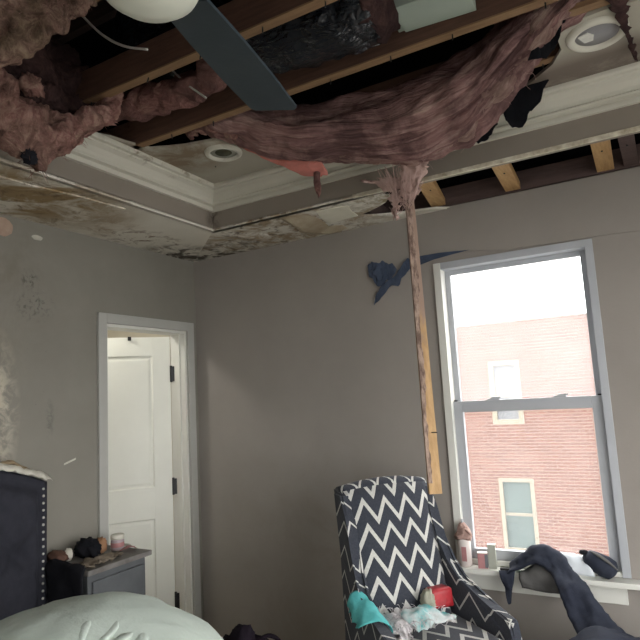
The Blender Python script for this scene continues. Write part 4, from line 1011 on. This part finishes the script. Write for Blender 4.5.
for k in range(22):
    z = 1.222-.0335*k
    if nm is None:
        nm = lathe('nailhead', [(.0065, 0), (.006, .003), (.003, .0055), (.0005, .006)], m_brass, hb, 8, Matrix.Rotation(math.pi/2, 4, 'Y'))
        n_ = nm
    else:
        n_ = nm.copy(); COL.objects.link(n_)
    n_.location = root_inv(bed) @ Vector((.100, HY0-.027, z))
for j in range(3):
    for i in range(4):
        y = -1.385-.34*j+(.17 if i % 2 else 0); z = .952-.17*(i-1)
        if y > HY0-.08: continue
        lathe('button', [(.012, 0), (.010, .005), (.001, .008)], m_head_edge, hb, 12, Matrix.Translation(root_inv(bed) @ Vector((.095, y, z))) @ Matrix.Rotation(math.pi/2, 4, 'Y'))
box('mattress', (.15, 2.05), (-2.78, -1.27), (.34, .62), m_sheet, bed, .05, world=True, smooth=True, seg=4)
box('bed_base', (.12, 2.03), (-2.76, -1.29), (.10, .34), m_head_edge, bed, .01, world=True)
for (x, y) in ((.2, -1.36), (.2, -2.68), (1.95, -1.36), (1.95, -2.68)): box('leg', (x-.03, x+.03), (y-.03, y+.03), (0, .10), m_black_metal, bed, .004, world=True)
# comforter heaped up on the bed
cf = thing('comforter', 'pale mint puffy comforter heaped on the bed in the foreground', 'bedding', (1.5, -2.05, .62))
blob('comforter_heap', (1.42, -2.09, .70), (.43, .44, .415), m_bed, cf, .035, 1.6, 64, 40, 1.12, flatten=.622)
from mathutils.bvhtree import BVHTree
_h = cf.children[0].data
_b = BVHTree.FromPolygons([v.co+cf.location for v in _h.vertices], [tuple(p.vertices) for p in _h.polygons])
def on_heap(x, y, lift=-.004):
    hit = _b.ray_cast(Vector((x, y, 3)), Vector((0, 0, -1)))[0]
    return Vector((x, y, (hit.z if hit else .9)+lift))
for (path, r) in (([(1.53, -2.04), (1.56, -2.09), (1.585, -2.14), (1.60, -2.20)], .015), ([(1.585, -2.04), (1.60, -2.09), (1.61, -2.14), (1.615, -2.21)], .020), ([(1.56, -2.00), (1.62, -2.05), (1.65, -2.12), (1.66, -2.20)], .017), ([(1.49, -2.09), (1.53, -2.13), (1.56, -2.19), (1.57, -2.26)], .013)):
    tube('crease', [on_heap(*p) for p in path], [.002, r, r*.8, .002], m_bed, cf, 12, 24, .42, True, .008)
# debris along the headboard top
sc = thing('plaster_strip', 'white plaster debris lying along the top of the headboard', 'debris', (.07, -1.35, 1.26))
rows = []
for (x, dz) in ((.03, .005), (.045, .022), (.09, .026), (.115, .0)):
    rows.append([(x, y, htop(y)+dz) for y in (-1.195, -1.27, -1.35, -1.43, -1.52, -1.62)])
sheet('plaster_body', rows, 40, 10, m_chip, sc, .012, .012, 16, rag=.015)
o = sheet('brown_scrap', [[(.05, -1.31, htop(-1.31)+.028), (.05, -1.36, htop(-1.36)+.045), (.05, -1.43, htop(-1.43)+.03)], [(.085, -1.30, htop(-1.30)+.03), (.09, -1.36, htop(-1.36)+.05), (.09, -1.44, htop(-1.44)+.03)]], 14, 6, m_peel_br, None, .012, .02, 16, rag=.01)
tag(o, 'small brown scrap resting on the plaster strip above the headboard', 'debris')

# ================================================================== NIGHTSTAND
m_ns = pm('grey painted wood', (.11, .117, .123), (.09, .097, .103), 10, .45, .08, 50)
m_nstop = pm('dusty grey top', (.20, .19, .18), (.13, .12, .11), 14, .6, .1, 50)
ns = thing('nightstand', 'grey nightstand with cluttered top between the headboard and the door', 'nightstand', (.2, -1.01, 0))
box('top', (.015, .385), (-1.205, -.815), (.835, .86), m_nstop, ns, .006, world=True)
box('body', (.02, .355), (-1.185, -.835), (.10, .835), m_ns, ns, .004, world=True)
for z0, z1 in ((.60, .80), (.38, .58), (.16, .36)):
    d = box('drawer', (.355, .370), (-1.165, -.855), (z0, z1), m_ns, ns, .006, world=True)
    lathe('knob', [(.006, 0), (.006, .012), (.014, .018), (.013, .026), (.002, .030)], m_black_metal, d, 14, Matrix.Translation(root_inv(ns) @ Vector((.370, -1.01, (z0+z1)/2))) @ Matrix.Rotation(math.pi/2, 4, 'Y'))
for (x, y) in ((.04, -1.165), (.04, -.855), (.335, -1.165), (.335, -.855)): box('foot', (x-.02, x+.02), (y-.02, y+.02), (0, .10), m_ns, ns, .003, world=True)
ZN = .861
m_jar = pm('pinkish jar', (.42, .36, .37), (.34, .28, .29), 12, .4, 0)
m_dust = pm('tan plaster crumbs', (.30, .25, .19), (.16, .13, .10), 20, 1, .7, 60)
j = thing('jar', 'small pinkish lidded jar on the nightstand', 'jar', (.20, -.875, ZN))
lathe('jar_body', [(.030, 0), (.033, .006), (.033, .048), (.029, .054)], m_jar, j, 22)
lathe('lid', [(.034, .054), (.034, .074), (.028, .078)], m_crown, j, 22)
lathe('jar_band', [(.0335, .016), (.0337, .018), (.0337, .036), (.0335, .038)], m_print, j, 22)
bn = thing('dark_bundle', 'black cloth bundle in the middle of the nightstand', 'bundle', (.15, -1.02, ZN))
blob('bundle_body', (.15, -1.02, ZN+.036), (.065, .055, .052), m_felt, bn, .35, 3, 28, 18, flatten=ZN)
tube('dangling_corner', [(.20, -1.04, ZN+.05), (.235, -1.05, ZN+.02), (.25, -1.055, ZN+.008)], [.02, .018, .008], m_felt, bn, 8, 12, .6, True, .006)
o = blob('orange_pouch', (.165, -.95, ZN+.036), (.030, .028, .042), pm('rust orange pouch', (.36, .20, .11), (.26, .14, .08), 12, .7, .3, 40), None, .3, 3, 22, 14, flatten=ZN)
tag(o, 'small rust orange pouch beside the black bundle', 'pouch')
o = blob('white_cup', (.13, -1.115, ZN+.03), (.020, .020, .032), m_chip, None, .2, 3, 20, 14, flatten=ZN)
tag(o, 'tiny white crumpled cup at the left of the nightstand', 'cup')
o = blob('dark_pouch', (.10, -1.155, ZN+.025), (.06, .04, .032), m_wood_joist, None, .3, 3, 22, 14, flatten=ZN)
tag(o, 'dark brown pouch next to the headboard on the nightstand', 'pouch')
o = sheet('crumb_spread', [[(.26, -1.19, ZN+.006), (.24, -1.10, ZN+.012), (.25, -1.0, ZN+.008), (.26, -.93, ZN+.005)], [(.32, -1.19, ZN+.008), (.31, -1.10, ZN+.018), (.31, -1.0, ZN+.012), (.30, -.93, ZN+.006)], [(.37, -1.18, ZN+.005), (.36, -1.12, ZN+.006), (.35, -1.04, ZN+.005), (.33, -.97, ZN+.004)]], 30, 14, m_dust, None, .006, .018, 24, rag=.03, rag_cols=True)
tag(o, 'tan plaster crumbs spread over the front of the nightstand', 'debris')
o = sheet('pink_paper', [[(.24, -.90, ZN+.012), (.26, -.86, ZN+.016), (.27, -.83, ZN+.01)], [(.29, -.91, ZN+.02), (.30, -.87, ZN+.026), (.31, -.84, ZN+.012)]], 8, 6, m_print, None, .004, .012, 20, rag=.01)
tag(o, 'crumpled dull pink paper in front of the jar', 'paper')
o = sheet('white_paper', [[(.14, -.855, ZN+.010), (.17, -.84, ZN+.018), (.20, -.83, ZN+.008)], [(.20, -.85, ZN+.012), (.23, -.835, ZN+.022), (.26, -.825, ZN+.008)]], 8, 6, m_chip, None, .004, .008, 20)
tag(o, 'small pale paper right of the jar at the nightstand end', 'paper')

# ================================================================== DARK BAG BY THE BED
m_purple = pm('dark purple cloth', (.014, .009, .016), (.010, .008, .012), 8, .85, .3, 30, spec=.15)
bgx = thing('cloth_bag', 'dark purple bag standing on the floor behind the comforter', 'bag', (1.03, -.93, 0))
blob('bag_body', (1.03, -.93, .28), (.17, .15, .29), m_purple, bgx, .14, 2.2, 30, 22, 1.3, flatten=.004)
blob('bag_top', (1.05, -.95, .575), (.058, .055, .055), m_purple, bgx, .2, 2.5)
tube('strap', [(1.08, -.93, .54), (1.14, -.89, .58), (1.19, -.86, .545), (1.2, -.86, .47)], .014, m_purple, bgx, 8, 18, .6, True, .004)
blob('pale_item', (1.115, -.93, .535), (.025, .02, .02), m_greycl, bgx, .2, 3)
o = sheet('dark_side_sheet', [[(.10, -1.185, .885), (.20, -1.19, .885), (.30, -1.19, .882), (.355, -1.19, .875)], [(.10, -1.218, .86), (.20, -1.22, .862), (.31, -1.222, .858), (.375, -1.222, .85)], [(.13, -1.228, .74), (.21, -1.232, .74), (.32, -1.232, .74), (.385, -1.232, .74)], [(.13, -1.228, .60), (.21, -1.235, .60), (.31, -1.235, .60), (.38, -1.232, .61)]], 20, 22, m_felt, None, .008, .012, 10)  # dark sheet added to darken the less lit nightstand side
tag(o, 'black sheet added to darken the bed side of the nightstand', 'clothes')
